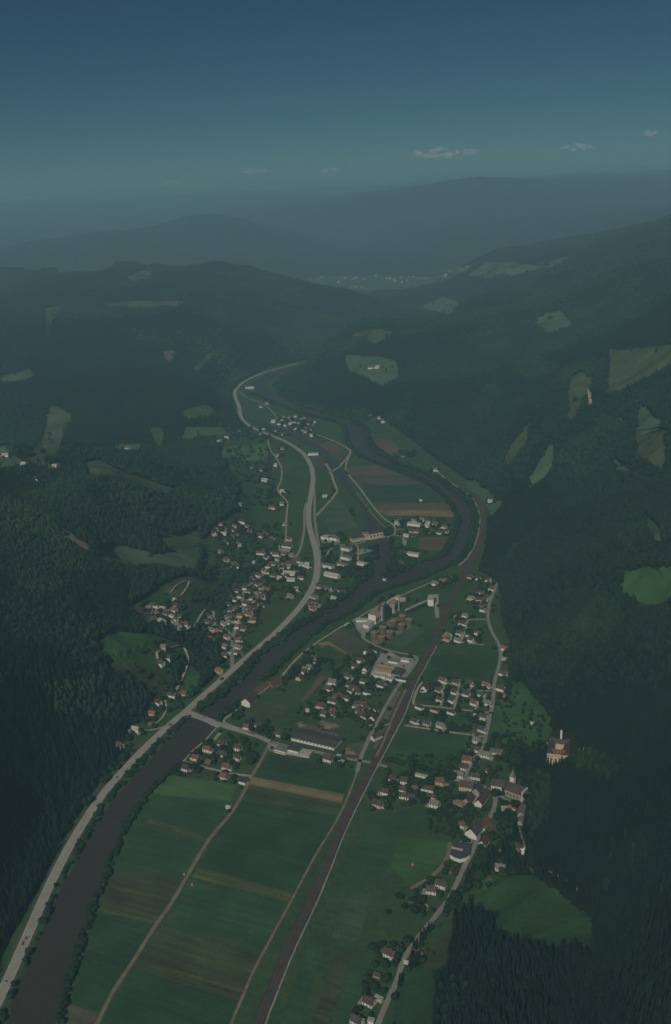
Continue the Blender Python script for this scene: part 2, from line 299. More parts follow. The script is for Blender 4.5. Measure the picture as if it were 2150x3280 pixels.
# ------------------------------------------------------------------ the ground sheet
OPEN = [np.array([(1742, 2352), (1790, 2345), (1850, 2362), (1848, 2420), (1830, 2440), (1750, 2432)], float)]                                             # photo outlines without forest
VILLAGE_L = [(640, 1735), (690, 1680), (760, 1640), (760, 1560), (720, 1500), (740, 1440), (690, 1432), (700, 1395), (760, 1380), (900, 1420), (1000, 1600), (1000, 1900), (740, 2190), (690, 2180), (650, 2130), (600, 2060), (560, 2030), (500, 2010), (420, 1970), (400, 1945), (470, 1915), (530, 1870), (600, 1845), (690, 1870), (640, 1830), (660, 1790)]
GROVE_L = [(600, 2030), (640, 2035), (690, 2060), (715, 2110), (690, 2150), (650, 2140), (605, 2110)]
HAMLET_LOW = [(380, 2400), (440, 2310), (480, 2250), (540, 2200), (610, 2200), (620, 2250), (540, 2310), (450, 2400), (400, 2440)]
wv_open = [W_VALLEY, ground(VILLAGE_L), ground(HAMLET_LOW)]
openv = np.zeros(len(GP))
for wpoly in wv_open:
    lo, hi = wpoly.min(0), wpoly.max(0)
    s = np.where((GP[:, 0] > lo[0]) & (GP[:, 0] < hi[0]) & (GP[:, 1] > lo[1]) & (GP[:, 1] < hi[1]))[0]
    openv[s[in_poly(GP[s], wpoly)]] = 1
idx = np.arange(NR * NC).reshape(NR, NC)
me = bpy.data.meshes.new('ground')
quads = np.stack([idx[:-1, :-1], idx[:-1, 1:], idx[1:, 1:], idx[1:, :-1]], -1).reshape(-1, 4)
me.vertices.add(NR * NC); me.vertices.foreach_set('co', np.column_stack([GP, HH]).astype(np.float32).ravel())
me.loops.add(quads.size); me.loops.foreach_set('vertex_index', quads.ravel().astype(np.int32))
me.polygons.add(len(quads)); me.polygons.foreach_set('loop_start', np.arange(0, quads.size, 4, dtype=np.int32))
me.update(calc_edges=True); me.validate()
me.polygons.foreach_set('use_smooth', np.ones(len(me.polygons), bool))
a_ = me.attributes.new('open', 'FLOAT', 'POINT'); a_.data.foreach_set('value', openv.astype(np.float32))
me.materials.append(MATS['terrain'])
struct(link('ground', me))

def cdt_sheet(name, wpoly, mat, off, spacing=None, flat=None):
    """a sheet lying on the terrain inside an outline in plan"""
    wpoly = np.asarray(wpoly, float)
    k = len(wpoly)
    pts = [Vector(q) for q in wpoly]
    if spacing:
        lo, hi = wpoly.min(0), wpoly.max(0)
        g = np.stack(np.meshgrid(np.arange(lo[0], hi[0], spacing), np.arange(lo[1], hi[1], spacing)), -1).reshape(-1, 2)
        g = g[in_poly(g, wpoly)]
        if len(g): g = g[dist_line(g, wpoly, True) > spacing * 0.35]
        pts += [Vector(q) for q in g]
    v, e, f, *_ = geometry.delaunay_2d_cdt(pts, [(i, (i + 1) % k) for i in range(k)], [list(range(k))], 1, 0.001)
    P = np.array([tuple(q) for q in v])
    z = np.full(len(P), flat) if flat is not None else np.maximum(height(P), 0) + off
    return link(name, mesh(name, np.column_stack([P, z]), f, mat))
struct(cdt_sheet('river', W_RIVER, 'water', 0, flat=-0.9))
struct(cdt_sheet('reservoir', W_RES, 'water', 0, flat=-0.8))
struct(cdt_sheet('canal', W_CANAL, 'water', 0, flat=-0.7))

# ------------------------------------------------------------------ fields and meadows
def wang(px0, px1):
    q = at_h([px0, px1]); return math.atan2(q[1, 1] - q[0, 1], q[1, 0] - q[0, 0])
ROWS = wang((640, 2780), (938, 2862))
def G(k, f=1.0): return sc({'light': (0.066, 0.132, 0.046), 'mid': (0.038, 0.090, 0.036), 'dark': (0.031, 0.072, 0.032), 'olive': (0.056, 0.080, 0.034),
      'brown': (0.056, 0.072, 0.034), 'tan': (0.20, 0.155, 0.078), 'earth': (0.120, 0.098, 0.066), 'yellow': (0.082, 0.105, 0.040), 'grey': (0.085, 0.085, 0.060), 'pale': (0.060, 0.102, 0.055), 'meadow': (0.050, 0.115, 0.036)}[k], f)
FIELD_M = {}
def fm(kind, ang=None, width=7.0, st=0.28):
    key = (kind, None if ang is None else round(ang, 2), width)
    if key not in FIELD_M:
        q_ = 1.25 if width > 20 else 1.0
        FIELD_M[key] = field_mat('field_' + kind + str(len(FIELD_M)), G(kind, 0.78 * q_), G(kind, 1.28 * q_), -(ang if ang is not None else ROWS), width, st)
    return FIELD_M[key]
FIELDS = [  # outline in the photo, kind
 ([(545, 2482), (762, 2516), (738, 2566), (640, 2560), (470, 2540), (505, 2510)], 'light'),
 ([(468, 2541), (640, 2561), (737, 2568), (690, 2640), (668, 2682), (484, 2622), (428, 2620)], 'mid'),
 ([(484, 2623), (668, 2683), (660, 2697), (470, 2634)], 'yellow'),
 ([(420, 2632), (468, 2636), (660, 2699), (621, 2762), (585, 2822), (470, 2790), (355, 2776), (372, 2720)], 'mid'),
 ([(352, 2780), (470, 2793), (584, 2825), (508, 2950), (400, 2922), (320, 2898)], 'brown'),
 ([(318, 2901), (400, 2925), (506, 2953), (500, 2960), (310, 2915)], 'yellow'),
 ([(308, 2925), (498, 2964), (423, 3083), (338, 3205), (312, 3240), (236, 3214), (258, 3080), (292, 2980)], 'dark'),
 ([(204, 3233), (233, 3219), (317, 3247), (303, 3300), (180, 3300)], 'grey'),
 ([(866, 2414), (960, 2436), (1060, 2455), (1138, 2466), (1105, 2542), (818, 2488)], 'dark'),
 ([(812, 2489), (1103, 2545), (1096, 2573), (797, 2512)], 'tan'),
 ([(796, 2514), (1095, 2575), (1080, 2610), (773, 2560)], 'olive'),
 ([(771, 2563), (1078, 2613), (1060, 2652), (1015, 2733), (973, 2815), (938, 2858), (640, 2776), (677, 2700), (742, 2602)], 'dark'),
 ([(636, 2779), (936, 2861), (923, 2886), (615, 2810)], 'yellow'),
 ([(612, 2813), (921, 2889), (846, 3042), (516, 2958)], 'mid'),
 ([(513, 2961), (845, 3045), (800, 3136), (466, 3035)], 'olive'),
 ([(464, 3038), (799, 3139), (769, 3205), (423, 3099)], 'brown'),
 ([(421, 3102), (767, 3208), (722, 3310), (310, 3310)], 'dark'),
 ([(700, 3070), (815, 3108), (811, 3116), (690, 3078)], 'yellow'),
 ([(560, 3040), (790, 3112), (787, 3119), (555, 3046)], 'yellow'), ([(500, 3090), (785, 3170), (780, 3180), (480, 3098)], 'yellow'), ([(380, 2840), (560, 2880), (555, 2888), (370, 2850)], 'yellow'),
 ([(1000, 2990), (1048, 3000), (955, 3310), (885, 3310)], 'mid'), ([(1140, 3052), (1190, 3068), (1120, 3310), (1050, 3310)], 'mid'), ([(1110, 2870), (1190, 2865), (1150, 3010), (1100, 3030), (1062, 3000)], 'pale'),
 ([(1059, 2865), (1096, 2873), (1055, 2987), (1022, 2976)], 'pale'),
 ([(1088, 3035), (1133, 3050), (1040, 3310), (985, 3310)], 'brown'),
 ([(1280, 2681), (1442, 2696), (1427, 2747), (1324, 2843), (1250, 2777)], 'meadow'),
 ([(1180, 2620), (1330, 2585), (1380, 2600), (1275, 2680), (1245, 2778), (1150, 2860), (1095, 2850)], 'mid'),
 ([(1380, 2100), (1598, 2095), (1588, 2165), (1385, 2170)], 'dark'),
 ([(1290, 2340), (1508, 2366), (1470, 2425), (1250, 2420)], 'mid'),
 ([(848, 2241), (933, 2250), (888, 2326), (781, 2286), (803, 2263)], 'olive'),
 ([(1023, 2165), (1046, 2169), (987, 2237), (965, 2246)], 'earth'),
 ([(1086, 2014), (1180, 2064), (1128, 2098), (1052, 2050)], 'grey'),
 ([(1016, 2062), (1050, 2053), (1129, 2100), (1116, 2101), (1050, 2064), (1030, 2075)], 'tan'),
 ([(1225, 2066), (1328, 1999), (1360, 2021), (1297, 2075)], 'pale'),
 ([(1344, 1721), (1436, 1721), (1411, 1764), (1340, 1757)], 'earth'),
 ([(1111, 1497), (1208, 1491), (1288, 1522), (1117, 1526)], 'earth'),
 ([(1193, 1608), (1158, 1557), (1361, 1553), (1417, 1608)], 'dark'),
 ([(1209, 1634), (1450, 1634), (1456, 1656), (1233, 1651)], 'tan'),
 ([(1197, 1612), (1436, 1611), (1449, 1632), (1208, 1632)], 'earth'),
 ([(1121, 1528), (1290, 1525), (1359, 1551), (1156, 1555)], 'grey'),
 ([(1197, 1408), (1244, 1402), (1285, 1438), (1238, 1464), (1218, 1449)], 'earth'),
 ([(1331, 1425), (1360, 1412), (1367, 1440)], 'tan'),
 ([(907, 1485), (985, 1479), (985, 1508), (905, 1508)], 'olive'),
 ([(1020, 1424), (1056, 1412), (1100, 1440), (1082, 1454), (1044, 1446)], 'earth'),
 ([(992, 1454), (1028, 1459), (1044, 1495), (1008, 1500)], 'grey'),
 ([(1018, 1648), (1080, 1580), (1150, 1690), (1060, 1708)], 'pale'),
 ([(840, 1940), (930, 1935), (905, 1985), (835, 1985)], 'olive'),
 ([(1038, 2300), (1075, 2302), (1066, 2345), (1030, 2338)], 'grey'),
 ([(950, 2318), (988, 2320), (1090, 2352), (1085, 2360), (960, 2330)], 'earth'),
 ([(1112, 2386), (1180, 2372), (1150, 2432), (1095, 2425)], 'grey'),
]
STRIPS = [k for k, (f, kd) in enumerate(FIELDS) if kd == 'yellow']
for k, (poly, kind) in enumerate(FIELDS):
    far_ = np.mean([q[1] for q in poly]) < 1800
    wp = ground(poly)
    lift_ = 0.30 if k in STRIPS else 0.16
    struct(cdt_sheet('field', wp, fm(kind, ROWS + R((k * 37) % 7 - 3) * 0.6 if not far_ else 0.1, 8.0 if not far_ else 16.0, 0.40 if kind in ('yellow', 'brown', 'tan', 'olive') else 0.26), lift_))
# hillside meadows, clearings and bare slopes
CLEARINGS = [
 ([(309, 1771), (381, 1749), (480, 1771), (493, 1780), (632, 1755), (650, 1767), (623, 1820), (569, 1816), (462, 1811), (340, 1794)], 'pale'),
 ([(659, 1762), (690, 1785), (681, 1816), (645, 1816)], 'pale'),
 ([(349, 2022), (470, 2031), (533, 2049), (587, 2072), (596, 2099), (569, 2126), (540, 2150), (430, 2135), (350, 2130), (345, 2090), (302, 2074)], 'meadow'),
 ([(350, 2132), (430, 2137), (540, 2152), (551, 2188), (493, 2220), (426, 2166), (340, 2157)], 'olive'),
 ([(605, 2126), (645, 2157), (632, 2197), (578, 2224)], 'meadow'),
 ([(533, 1865), (569, 1852), (654, 1874), (592, 1915), (542, 1912)], 'olive'),
 ([(421, 1951), (448, 1942), (515, 1960), (502, 2000), (453, 1982)], 'earth'),
 ([(572, 1321), (649, 1297), (712, 1314), (678, 1326), (606, 1340)], 'olive'),
 ([(476, 1367), (529, 1376), (519, 1427), (500, 1422)], 'olive'),
 ([(538, 1412), (582, 1398), (591, 1369), (740, 1369), (740, 1393), (663, 1398)], 'pale'),
 ([(707, 1432), (835, 1428), (850, 1470), (700, 1465)], 'light'),
 ([(159, 1297), (192, 1307), (231, 1331), (202, 1398), (183, 1456), (91, 1456), (130, 1412)], 'brown'),
 ([(-20, 1213), (87, 1184), (120, 1191), (87, 1215), (14, 1222)], 'olive'),
 ([(115, 1499), (163, 1482), (221, 1480), (183, 1504)], 'light'),
 ([(332, 1441), (385, 1422), (524, 1427), (481, 1436), (399, 1441)], 'pale'),
 ([(-20, 1440), (30, 1425), (60, 1470), (150, 1465), (130, 1490), (-20, 1492)], 'pale'),
 ([(260, 1485), (308, 1470), (365, 1499), (572, 1576), (553, 1586), (423, 1542), (356, 1523), (288, 1518)], 'olive'),
 ([(165, 1675), (215, 1700), (300, 1760), (285, 1768), (200, 1712)], 'earth'),
 ([(500, 1690), (560, 1720), (640, 1690), (640, 1735), (590, 1760), (520, 1740)], 'olive'),
 ([(400, 890), (450, 868), (490, 866), (480, 886), (430, 900)], 'olive'),
 ([(330, 970), (420, 965), (590, 966), (590, 976), (430, 985), (340, 980)], 'brown'),
 ([(515, 1125), (560, 1125), (550, 1160), (530, 1155)], 'earth'),
 ([(610, 1190), (645, 1150), (690, 1120), (640, 1180)], 'olive'),
 ([(140, 990), (195, 980), (170, 1020), (150, 1085)], 'olive'),
 ([(1103, 1137), (1199, 1141), (1268, 1154), (1282, 1203), (1220, 1234), (1165, 1203), (1116, 1189)], 'pale'),
 ([(1116, 1067), (1206, 1054), (1268, 1067), (1199, 1099)], 'olive'),
 ([(1709, 1023), (1764, 1003), (1798, 996), (1840, 1041), (1750, 1065)], 'pale'),
 ([(1950, 1120), (2170, 1103), (2170, 1150), (2040, 1223), (1943, 1261)], 'olive'),
 ([(1818, 1239), (1823, 1220), (1862, 1191), (1900, 1215), (1895, 1249), (1852, 1302), (1847, 1340), (1818, 1345)], 'olive'),
 ([(1698, 1350), (1688, 1417), (1631, 1485), (1612, 1485), (1631, 1437), (1669, 1388)], 'olive'),
 ([(1756, 1427), (1777, 1432), (1761, 1509), (1708, 1552), (1688, 1557), (1708, 1513)], 'pale'),
 ([(2044, 1292), (2073, 1307), (2126, 1364), (2039, 1379)], 'pale'),
 ([(2030, 1384), (2126, 1379), (2136, 1437), (2126, 1509), (2044, 1456)], 'brown'),
 ([(1953, 1485), (1972, 1475), (2011, 1499), (2044, 1538), (1977, 1509)], 'pale'),
 ([(2044, 1634), (2083, 1663), (2121, 1696), (2121, 1740), (2092, 1715)], 'pale'),
 ([(1491, 1547), (1525, 1537), (1544, 1562), (1612, 1610), (1568, 1653), (1559, 1619)], 'pale'),
 ([(1992, 1833), (2170, 1819), (2170, 1909), (2067, 1943), (1998, 1888)], 'meadow'),
 ([(1631, 2192), (1676, 2187), (1761, 2295), (1770, 2349), (1694, 2394), (1586, 2371), (1581, 2290)], 'meadow'),
 ([(1575, 2799), (1708, 2806), (1862, 2917), (1903, 2954), (1899, 3042), (1833, 3013), (1796, 3035), (1663, 3005), (1560, 2969), (1604, 2924), (1516, 2895), (1501, 2851)], 'meadow'),
 ([(1413, 2968), (1457, 2910), (1427, 3101), (1398, 3108), (1346, 3079), (1354, 3042)], 'olive'),
 ([(1445, 2870), (1503, 2845), (1503, 2890), (1478, 2902), (1457, 2912), (1413, 2968), (1354, 3042), (1340, 3040), (1395, 2960)], 'mid'),
 ([(1250, 3300), (1295, 3104), (1398, 3112), (1383, 3300)], 'dark'),
 ([(1500, 880), (1560, 840), (1640, 842), (1700, 850), (1830, 820), (1800, 850), (1650, 880), (1560, 890)], 'pale'),
 ([(985, 905), (1010, 885), (1180, 882), (1390, 886), (1440, 866), (1510, 850), (1500, 866), (1420, 900), (1300, 926), (1160, 932)], 'pale'),
 ([(1345, 985), (1420, 950), (1480, 970), (1440, 1010)], 'pale'),
]
for poly, kind in CLEARINGS:
    wp = ground(poly)
    wp = spline(np.vstack([wp, wp[:1]]), 6)[:-1]
    D = np.hypot(*wp.mean(0)); wp = wp + rng.normal(0, D * 0.0016, wp.shape)
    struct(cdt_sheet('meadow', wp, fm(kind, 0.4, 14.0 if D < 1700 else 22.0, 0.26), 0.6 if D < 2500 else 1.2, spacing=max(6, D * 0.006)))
    OPEN.append(np.array(poly, float))

# ------------------------------------------------------------------ roads, tracks, railway
plain_mat('asphalt', (0.25, 0.245, 0.21), 0.9, 0.18, 0.08)
plain_mat('highway', (0.33, 0.325, 0.28), 0.9, 0.12, 0.06)
plain_mat('gravel', (0.33, 0.305, 0.235), 0.95, 0.3, 0.12)
plain_mat('dirt', (0.21, 0.175, 0.120), 0.95, 0.3, 0.12)
plain_mat('verge', (0.075, 0.095, 0.05), 0.95, 0.35, 0.1)
plain_mat('ballast', (0.068, 0.054, 0.043), 0.95, 0.3, 0.1)
plain_mat('rail_steel', (0.16, 0.13, 0.11), 0.5, 0.2, 0.3)
plain_mat('road_paint', (0.6, 0.6, 0.56), 0.8, 0.1)
plain_mat('concrete', (0.30, 0.295, 0.26), 0.9, 0.25, 0.05)
ROADLINES = []
def ribbon(name, wl, width, mat, off, rough_edge=0.0, parent=None):
    wl = resample(wl, 7.0); t = np.gradient(wl, axis=0); t /= np.maximum(np.linalg.norm(t, axis=1, keepdims=True), 1e-6)
    nrm = np.stack([-t[:, 1], t[:, 0]], 1)
    wl_ = (np.full(len(wl), width) if np.isscalar(width) else np.interp(np.linspace(0, 1, len(wl)), np.linspace(0, 1, len(width)), width)) / 2
    ja = 1 + rough_edge * (rng.random(len(wl)) - 0.5); jb = 1 + rough_edge * (rng.random(len(wl)) - 0.5)
    L = wl + nrm * (wl_ * ja)[:, None]; Rr = wl - nrm * (wl_ * jb)[:, None]
    hc = np.maximum(np.maximum(height(L), height(Rr)), np.maximum(height(wl), 0))
    z = hc + off
    V = np.vstack([np.column_stack([L, z]), np.column_stack([Rr, z])]); k = len(wl)
    F = [(i + k, i + k + 1, i + 1, i) for i in range(k - 1)]
    return link(name, mesh(name, V, F, mat), parent)
def road(name, px, width, mat='asphalt', off=0.45, edge=0.0, curve=True, keep=True):
    wl = ground(spline(px, 5) if curve else px)
    if keep: ROADLINES.append((wl, np.max(width)))
    return struct(ribbon(name, wl, width, mat, off, edge)), wl
HIGHWAY = [(-70, 3330), (-25, 3245), (11, 3170), (35, 3120), (78, 3022), (127, 2909), (169, 2817), (212, 2733), (261, 2648), (317, 2563), (367, 2500), (398, 2467), (461, 2400), (528, 2337), (595, 2280), (638, 2241), (687, 2198), (749, 2143), (816, 2085), (883, 2027), (946, 1962), (985, 1910), (1008, 1865), (1016, 1815), (1012, 1766), (999, 1717), (990, 1676), (989, 1636), (995, 1592), (1003, 1536), (997, 1495), (977, 1459), (946, 1433), (905, 1410), (869, 1395), (828, 1379), (792, 1359), (772, 1336), (767, 1305), (753, 1268), (756, 1249), (782, 1223), (823, 1203), (874, 1185), (926, 1172), (956, 1163)]
hw, HWY = road('highway', HIGHWAY, 11.5, 'highway', 0.6)
ribbon('shoulder', HWY, 17.0, 'verge', 0.3, 0.1, hw)
for s in (-1, 1):
    t = np.gradient(resample(HWY, 7), axis=0); t /= np.linalg.norm(t, axis=1, keepdims=True)
    ribbon('edge_line', resample(HWY, 7) + s * 5.0 * np.stack([-t[:, 1], t[:, 0]], 1), 0.3, 'road_paint', 0.68, 0, hw)
ROADS = [
 ('road', [(982, 1610), (976, 1640), (975, 1690), (970, 1726), (961, 1762), (946, 1787)], 6, 'asphalt'),
 ('road', [(1006, 1560), (1008, 1610), (1008, 1654), (1014, 1705), (1023, 1767), (1024, 1815), (1018, 1860), (1000, 1897), (975, 1935)], 6, 'asphalt'),
 ('road', [(1010, 1656), (1038, 1626), (1068, 1592), (1079, 1570), (1067, 1536), (1060, 1512), (1044, 1485)], 6, 'gravel'),
 ('road', [(1060, 1513), (1082, 1500), (1110, 1469), (1123, 1446), (1105, 1431), (1059, 1408), (1013, 1392)], 6, 'gravel'),
 ('track', [(1121, 1458), (1110, 1485), (1108, 1505), (1120, 1526), (1151, 1562), (1192, 1618), (1228, 1659), (1254, 1677), (1266, 1692), (1262, 1712), (1240, 1722)], 4.5, 'gravel'),
 ('track', [(1143, 1577), (1192, 1645), (1237, 1693)], 3, 'dirt'),
 ('road', [(1262, 1696), (1290, 1696), (1330, 1698), (1390, 1700), (1440, 1700)], 4, 'gravel'),
 ('road', [(1255, 1714), (1300, 1719), (1330, 1719)], 4, 'gravel'),
 ('road', [(765, 1254), (792, 1274), (838, 1292), (869, 1315), (895, 1346), (926, 1364)], 5, 'asphalt'),
 ('lane', [(859, 1408), (864, 1438), (890, 1474), (903, 1505), (900, 1541), (890, 1572), (920, 1608), (918, 1654), (915, 1740)], 4, 'gravel'),
 ('riverside_road', [(1390, 1503), (1438, 1541), (1490, 1578), (1513, 1598), (1528, 1625), (1537, 1672), (1528, 1730), (1497, 1787), (1470, 1812)], 5, 'asphalt'),
 ('village_road', [(1592, 1868), (1581, 1900), (1568, 1936), (1563, 1981), (1575, 2021), (1599, 2066), (1604, 2102), (1595, 2147), (1584, 2187), (1579, 2250), (1568, 2304), (1557, 2353), (1546, 2398), (1514, 2438), (1487, 2494)], 5.5, 'asphalt'),
 ('village_road', [(1487, 2494), (1520, 2510), (1560, 2525), (1583, 2545), (1586, 2570), (1577, 2606), (1554, 2637), (1532, 2682), (1510, 2736), (1492, 2767), (1469, 2817), (1442, 2873), (1398, 2932), (1339, 3005), (1295, 3072), (1273, 3138), (1236, 3219), (1200, 3310)], 5.5, 'asphalt'),
 ('road', [(607, 2286), (652, 2304), (697, 2320), (741, 2334), (795, 2350), (830, 2361), (868, 2378)], 8, 'highway'),
 ('lane', [(818, 2352), (780, 2338), (740, 2325), (718, 2314), (722, 2302), (741, 2288), (762, 2272), (790, 2257)], 4, 'gravel'),
 ('field_road', [(866, 2376), (836, 2438), (807, 2487), (773, 2554), (735, 2612), (670, 2690), (614, 2782), (557, 2881), (494, 2972), (423, 3085), (367, 3170), (300, 3300)], 4.5, 'dirt'),
 ('street', [(590, 2440), (634, 2453), (735, 2477), (807, 2487)], 4.5, 'gravel'),
 ('lane', [(697, 2328), (658, 2371), (619, 2405), (588, 2440)], 2.8, 'gravel'),
 ('road', [(866, 2376), (951, 2398), (1014, 2409), (1086, 2427), (1153, 2437), (1200, 2446), (1240, 2456)], 6, 'asphalt'),
 ('station_road', [(1144, 2474), (1153, 2437), (1176, 2380), (1198, 2335), (1229, 2277), (1265, 2214), (1319, 2142), (1336, 2112), (1322, 2100), (1261, 2088), (1220, 2075), (1171, 2050), (1160, 2035)], 5.5, 'asphalt'),
 ('field_path', [(1144, 2474), (1118, 2545), (1079, 2627), (1015, 2733), (966, 2824), (917, 2916), (860, 3022), (818, 3099), (769, 3212), (728, 3310)], 3.0, 'dirt'),
 ('street', [(1297, 2324), (1415, 2342), (1550, 2360)], 4.5, 'gravel'),
 ('street', [(1370, 2186), (1350, 2190), (1335, 2214), (1324, 2250), (1340, 2258), (1411, 2266), (1523, 2279), (1577, 2284)], 4.2, 'gravel'),
 ('lane', [(1412, 2266), (1420, 2214), (1425, 2180)], 3, 'gravel'), ('lane', [(1455, 2271), (1469, 2210), (1472, 2176)], 3, 'gravel'),
 ('lane', [(1522, 2279), (1529, 2250)], 3, 'gravel'), ('lane', [(1469, 2207), (1510, 2211), (1580, 2215)], 3, 'gravel'), ('lane', [(1509, 2211), (1511, 2183)], 3, 'gravel'),
 ('street', [(1424, 2053), (1487, 2059), (1550, 2066)], 4, 'gravel'),
 ('street', [(1478, 2050), (1492, 2017), (1500, 1988), (1530, 1985), (1562, 1985)], 4, 'gravel'),
 ('river_path', [(897, 2174), (942, 2120), (987, 2079), (1059, 2030), (1104, 2003), (1151, 1977), (1214, 1941), (1281, 1910), (1362, 1874), (1400, 1860)], 3.8, 'gravel'),
 ('village_road', [(744, 2140), (744, 2081), (749, 2031), (767, 1987), (780, 1955), (778, 1910), (794, 1879), (829, 1852), (856, 1825), (879, 1803), (906, 1771), (926, 1745)], 6.5, 'asphalt'),
 ('lane', [(897, 1764), (888, 1735), (856, 1717), (816, 1706)], 4, 'gravel'),
 ('lane', [(711, 2006), (735, 2027), (747, 2052)], 4, 'gravel'),
 ('lane', [(704, 1990), (686, 1982), (684, 1962), (659, 1955), (641, 1978), (623, 2009), (596, 2021), (565, 2018), (552, 1995), (533, 1970), (548, 1950)], 4, 'gravel'),
 ('lane', [(533, 1970), (505, 1962), (497, 1937)], 4, 'gravel'),
 ('track', [(545, 1901), (569, 1874), (605, 1862), (596, 1888), (580, 1908)], 4, 'gravel'),
 ('lane', [(565, 2215), (592, 2157), (603, 2117), (592, 2081), (574, 2072), (533, 2083), (504, 2094), (506, 2115)], 4, 'gravel'),
 ('lane', [(545, 2322), (500, 2336), (430, 2345)], 3.5, 'gravel'), ('lane', [(488, 2325), (520, 2300), (532, 2270), (530, 2245)], 3, 'gravel'),
 ('lane', [(706, 1768), (722, 1784), (738, 1800), (740, 1820), (700, 1828)], 3, 'gravel'),
 ('lane', [(1025, 1878), (1060, 1895), (1090, 1903)], 4, 'gravel'), ('lane', [(985, 1935), (1000, 1930), (1030, 1940)], 4, 'gravel'),
 ('lane', [(1074, 1742), (1090, 1745), (1097, 1765), (1088, 1800)], 4, 'gravel'), ('lane', [(1142, 1745), (1147, 1760), (1146, 1806)], 4, 'gravel'),
 ('lane', [(1080, 1744), (1110, 1744), (1145, 1742), (1172, 1734)], 5, 'gravel'), ('lane', [(1076, 1740), (1055, 1765), (1040, 1790), (1032, 1815)], 4, 'gravel'),
 ('lane', [(1442, 2700), (1438, 2730), (1420, 2770), (1380, 2810), (1330, 2840), (1320, 2850)], 5, 'dirt'),
 ('lane', [(1655, 2625), (1665, 2665), (1680, 2715)], 3, 'gravel'),
 ('track', [(1612, 2791), (1641, 2770), (1685, 2777), (1715, 2799)], 5, 'dirt'),
 ('track', [(1759, 2792), (1811, 2821), (1877, 2876), (1921, 2895), (2032, 2902)], 3.5, 'dirt'),
 ('track', [(1820, 1245), (1860, 1244), (1897, 1245)], 6, 'gravel'), ('track', [(1884, 1249), (1890, 1280), (1891, 1305)], 8, 'gravel'),
 ('track', [(2032, 1381), (2080, 1376), (2126, 1368)], 6, 'gravel'), ('track', [(1684, 1208), (1694, 1200), (1730, 1204), (1773, 1206)], 6, 'gravel'),
 ('track', [(1938, 1338), (1982, 1340), (1996, 1360)], 5, 'gravel'), ('track', [(1943, 1258), (1970, 1255), (2000, 1235)], 7, 'gravel'),
 ('track', [(1160, 1190), (1185, 1205), (1196, 1222)], 4, 'gravel'),
 ('lane', [(1642, 2284), (1660, 2270), (1668, 2255)], 3, 'gravel'),
]
for nme, px, wd, mt in ROADS: road(nme, px, wd, mt, 0.42 if mt != 'dirt' else 0.34, 0.25 if mt in ('gravel', 'dirt') else 0.06)
road('track', [(296, 2925), (270, 3010), (248, 3080), (226, 3170), (205, 3235)], 4.0, 'verge', 0.34, 0.3, keep=False)
RAIL = [(812, 3330), (832, 3268), (917, 3057), (987, 2909), (1036, 2796), (1093, 2655), (1176, 2488), (1203, 2438), (1238, 2371), (1283, 2286), (1319, 2192), (1346, 2142), (1387, 2066), (1416, 1990), (1452, 1914), (1483, 1851), (1515, 1787), (1539, 1735), (1549, 1677), (1544, 1624), (1511, 1571), (1448, 1526), (1400, 1488), (1372, 1464), (1315, 1423), (1264, 1387), (1238, 1361), (1215, 1347)]
rl, RWL = road('railway', RAIL, [11, 11, 10, 10, 10, 11, 15, 15, 10, 8.5, 8.5, 8.5, 8.5, 8.5], 'ballast', 0.5, 0.12)
t = np.gradient(resample(RWL, 7), axis=0); t /= np.linalg.norm(t, axis=1, keepdims=True); nrm = np.stack([-t[:, 1], t[:, 0]], 1)
for o_ in (-3.0, -1.5, 1.5, 3.0): ribbon('rail', resample(RWL, 7) + nrm * o_, 0.26, 'rail_steel', 0.62, 0, rl)
ribbon('service_strip', resample(RWL, 7)[:95] - nrm[:95] * 6.6, 1.7, 'concrete', 0.3, 0.6, rl)
struct(ribbon('siding', ground(spline([(1190, 2440), (1222, 2372), (1254, 2290), (1290, 2215)], 5)), 3.2, 'ballast', 0.46, 0.2))
struct(ribbon('siding', ground(spline([(1205, 2425), (1232, 2368), (1262, 2290), (1300, 2210)], 5)), 4.0, 'dirt', 0.58, 0.3))
# paved yards
def yard(name, poly, mat, off=0.3): return struct(cdt_sheet(name, ground(poly), mat, off, spacing=None))
plain_mat('dark_paving', (0.13, 0.128, 0.115), 0.9, 0.2, 0.06)
yard('factory_yard', [(1220, 2093), (1248, 2088), (1284, 2106), (1328, 2111), (1316, 2150), (1297, 2178), (1252, 2187), (1185, 2170), (1198, 2133)], 'concrete', 0.36)
yard('station_yard', [(1268, 2215), (1300, 2212), (1290, 2240), (1245, 2320), (1222, 2360), (1208, 2400), (1195, 2398), (1215, 2330), (1240, 2270)], 'dark_paving', 0.3)
yard('supermarket_yard', [(866, 2378), (890, 2380), (905, 2392), (985, 2410), (995, 2418), (985, 2430), (900, 2415), (862, 2405), (855, 2395)], 'concrete', 0.36)
yard('silo_yard', [(1190, 2060), (1213, 2008), (1285, 1965), (1330, 2000), (1320, 2008), (1262, 2040), (1245, 2055), (1210, 2062)], 'dirt', 0.3)
yard('office_yard', [(1112, 2003), (1150, 1977), (1185, 1992), (1195, 2005), (1168, 2040), (1160, 2036), (1138, 2008)], 'concrete', 0.3)
yard('parking_lot', [(1110, 1999), (1146, 1978), (1150, 1990), (1118, 2006)], 'dark_paving', 0.38)
yard('loading_platform', [(1391, 1904), (1405, 1904), (1407, 1980), (1394, 1980)], 'gravel', 0.5)
yard('plant_forecourt', [(1035, 1712), (1092, 1715), (1088, 1740), (1030, 1738)], 'concrete', 0.3)
yard('car_park', [(1288, 1722), (1302, 1722), (1303, 1742), (1296, 1752), (1290, 1740)], 'concrete', 0.3)
yard('village_square', [(896, 1760), (925, 1752), (932, 1768), (905, 1776)], 'concrete', 0.6)
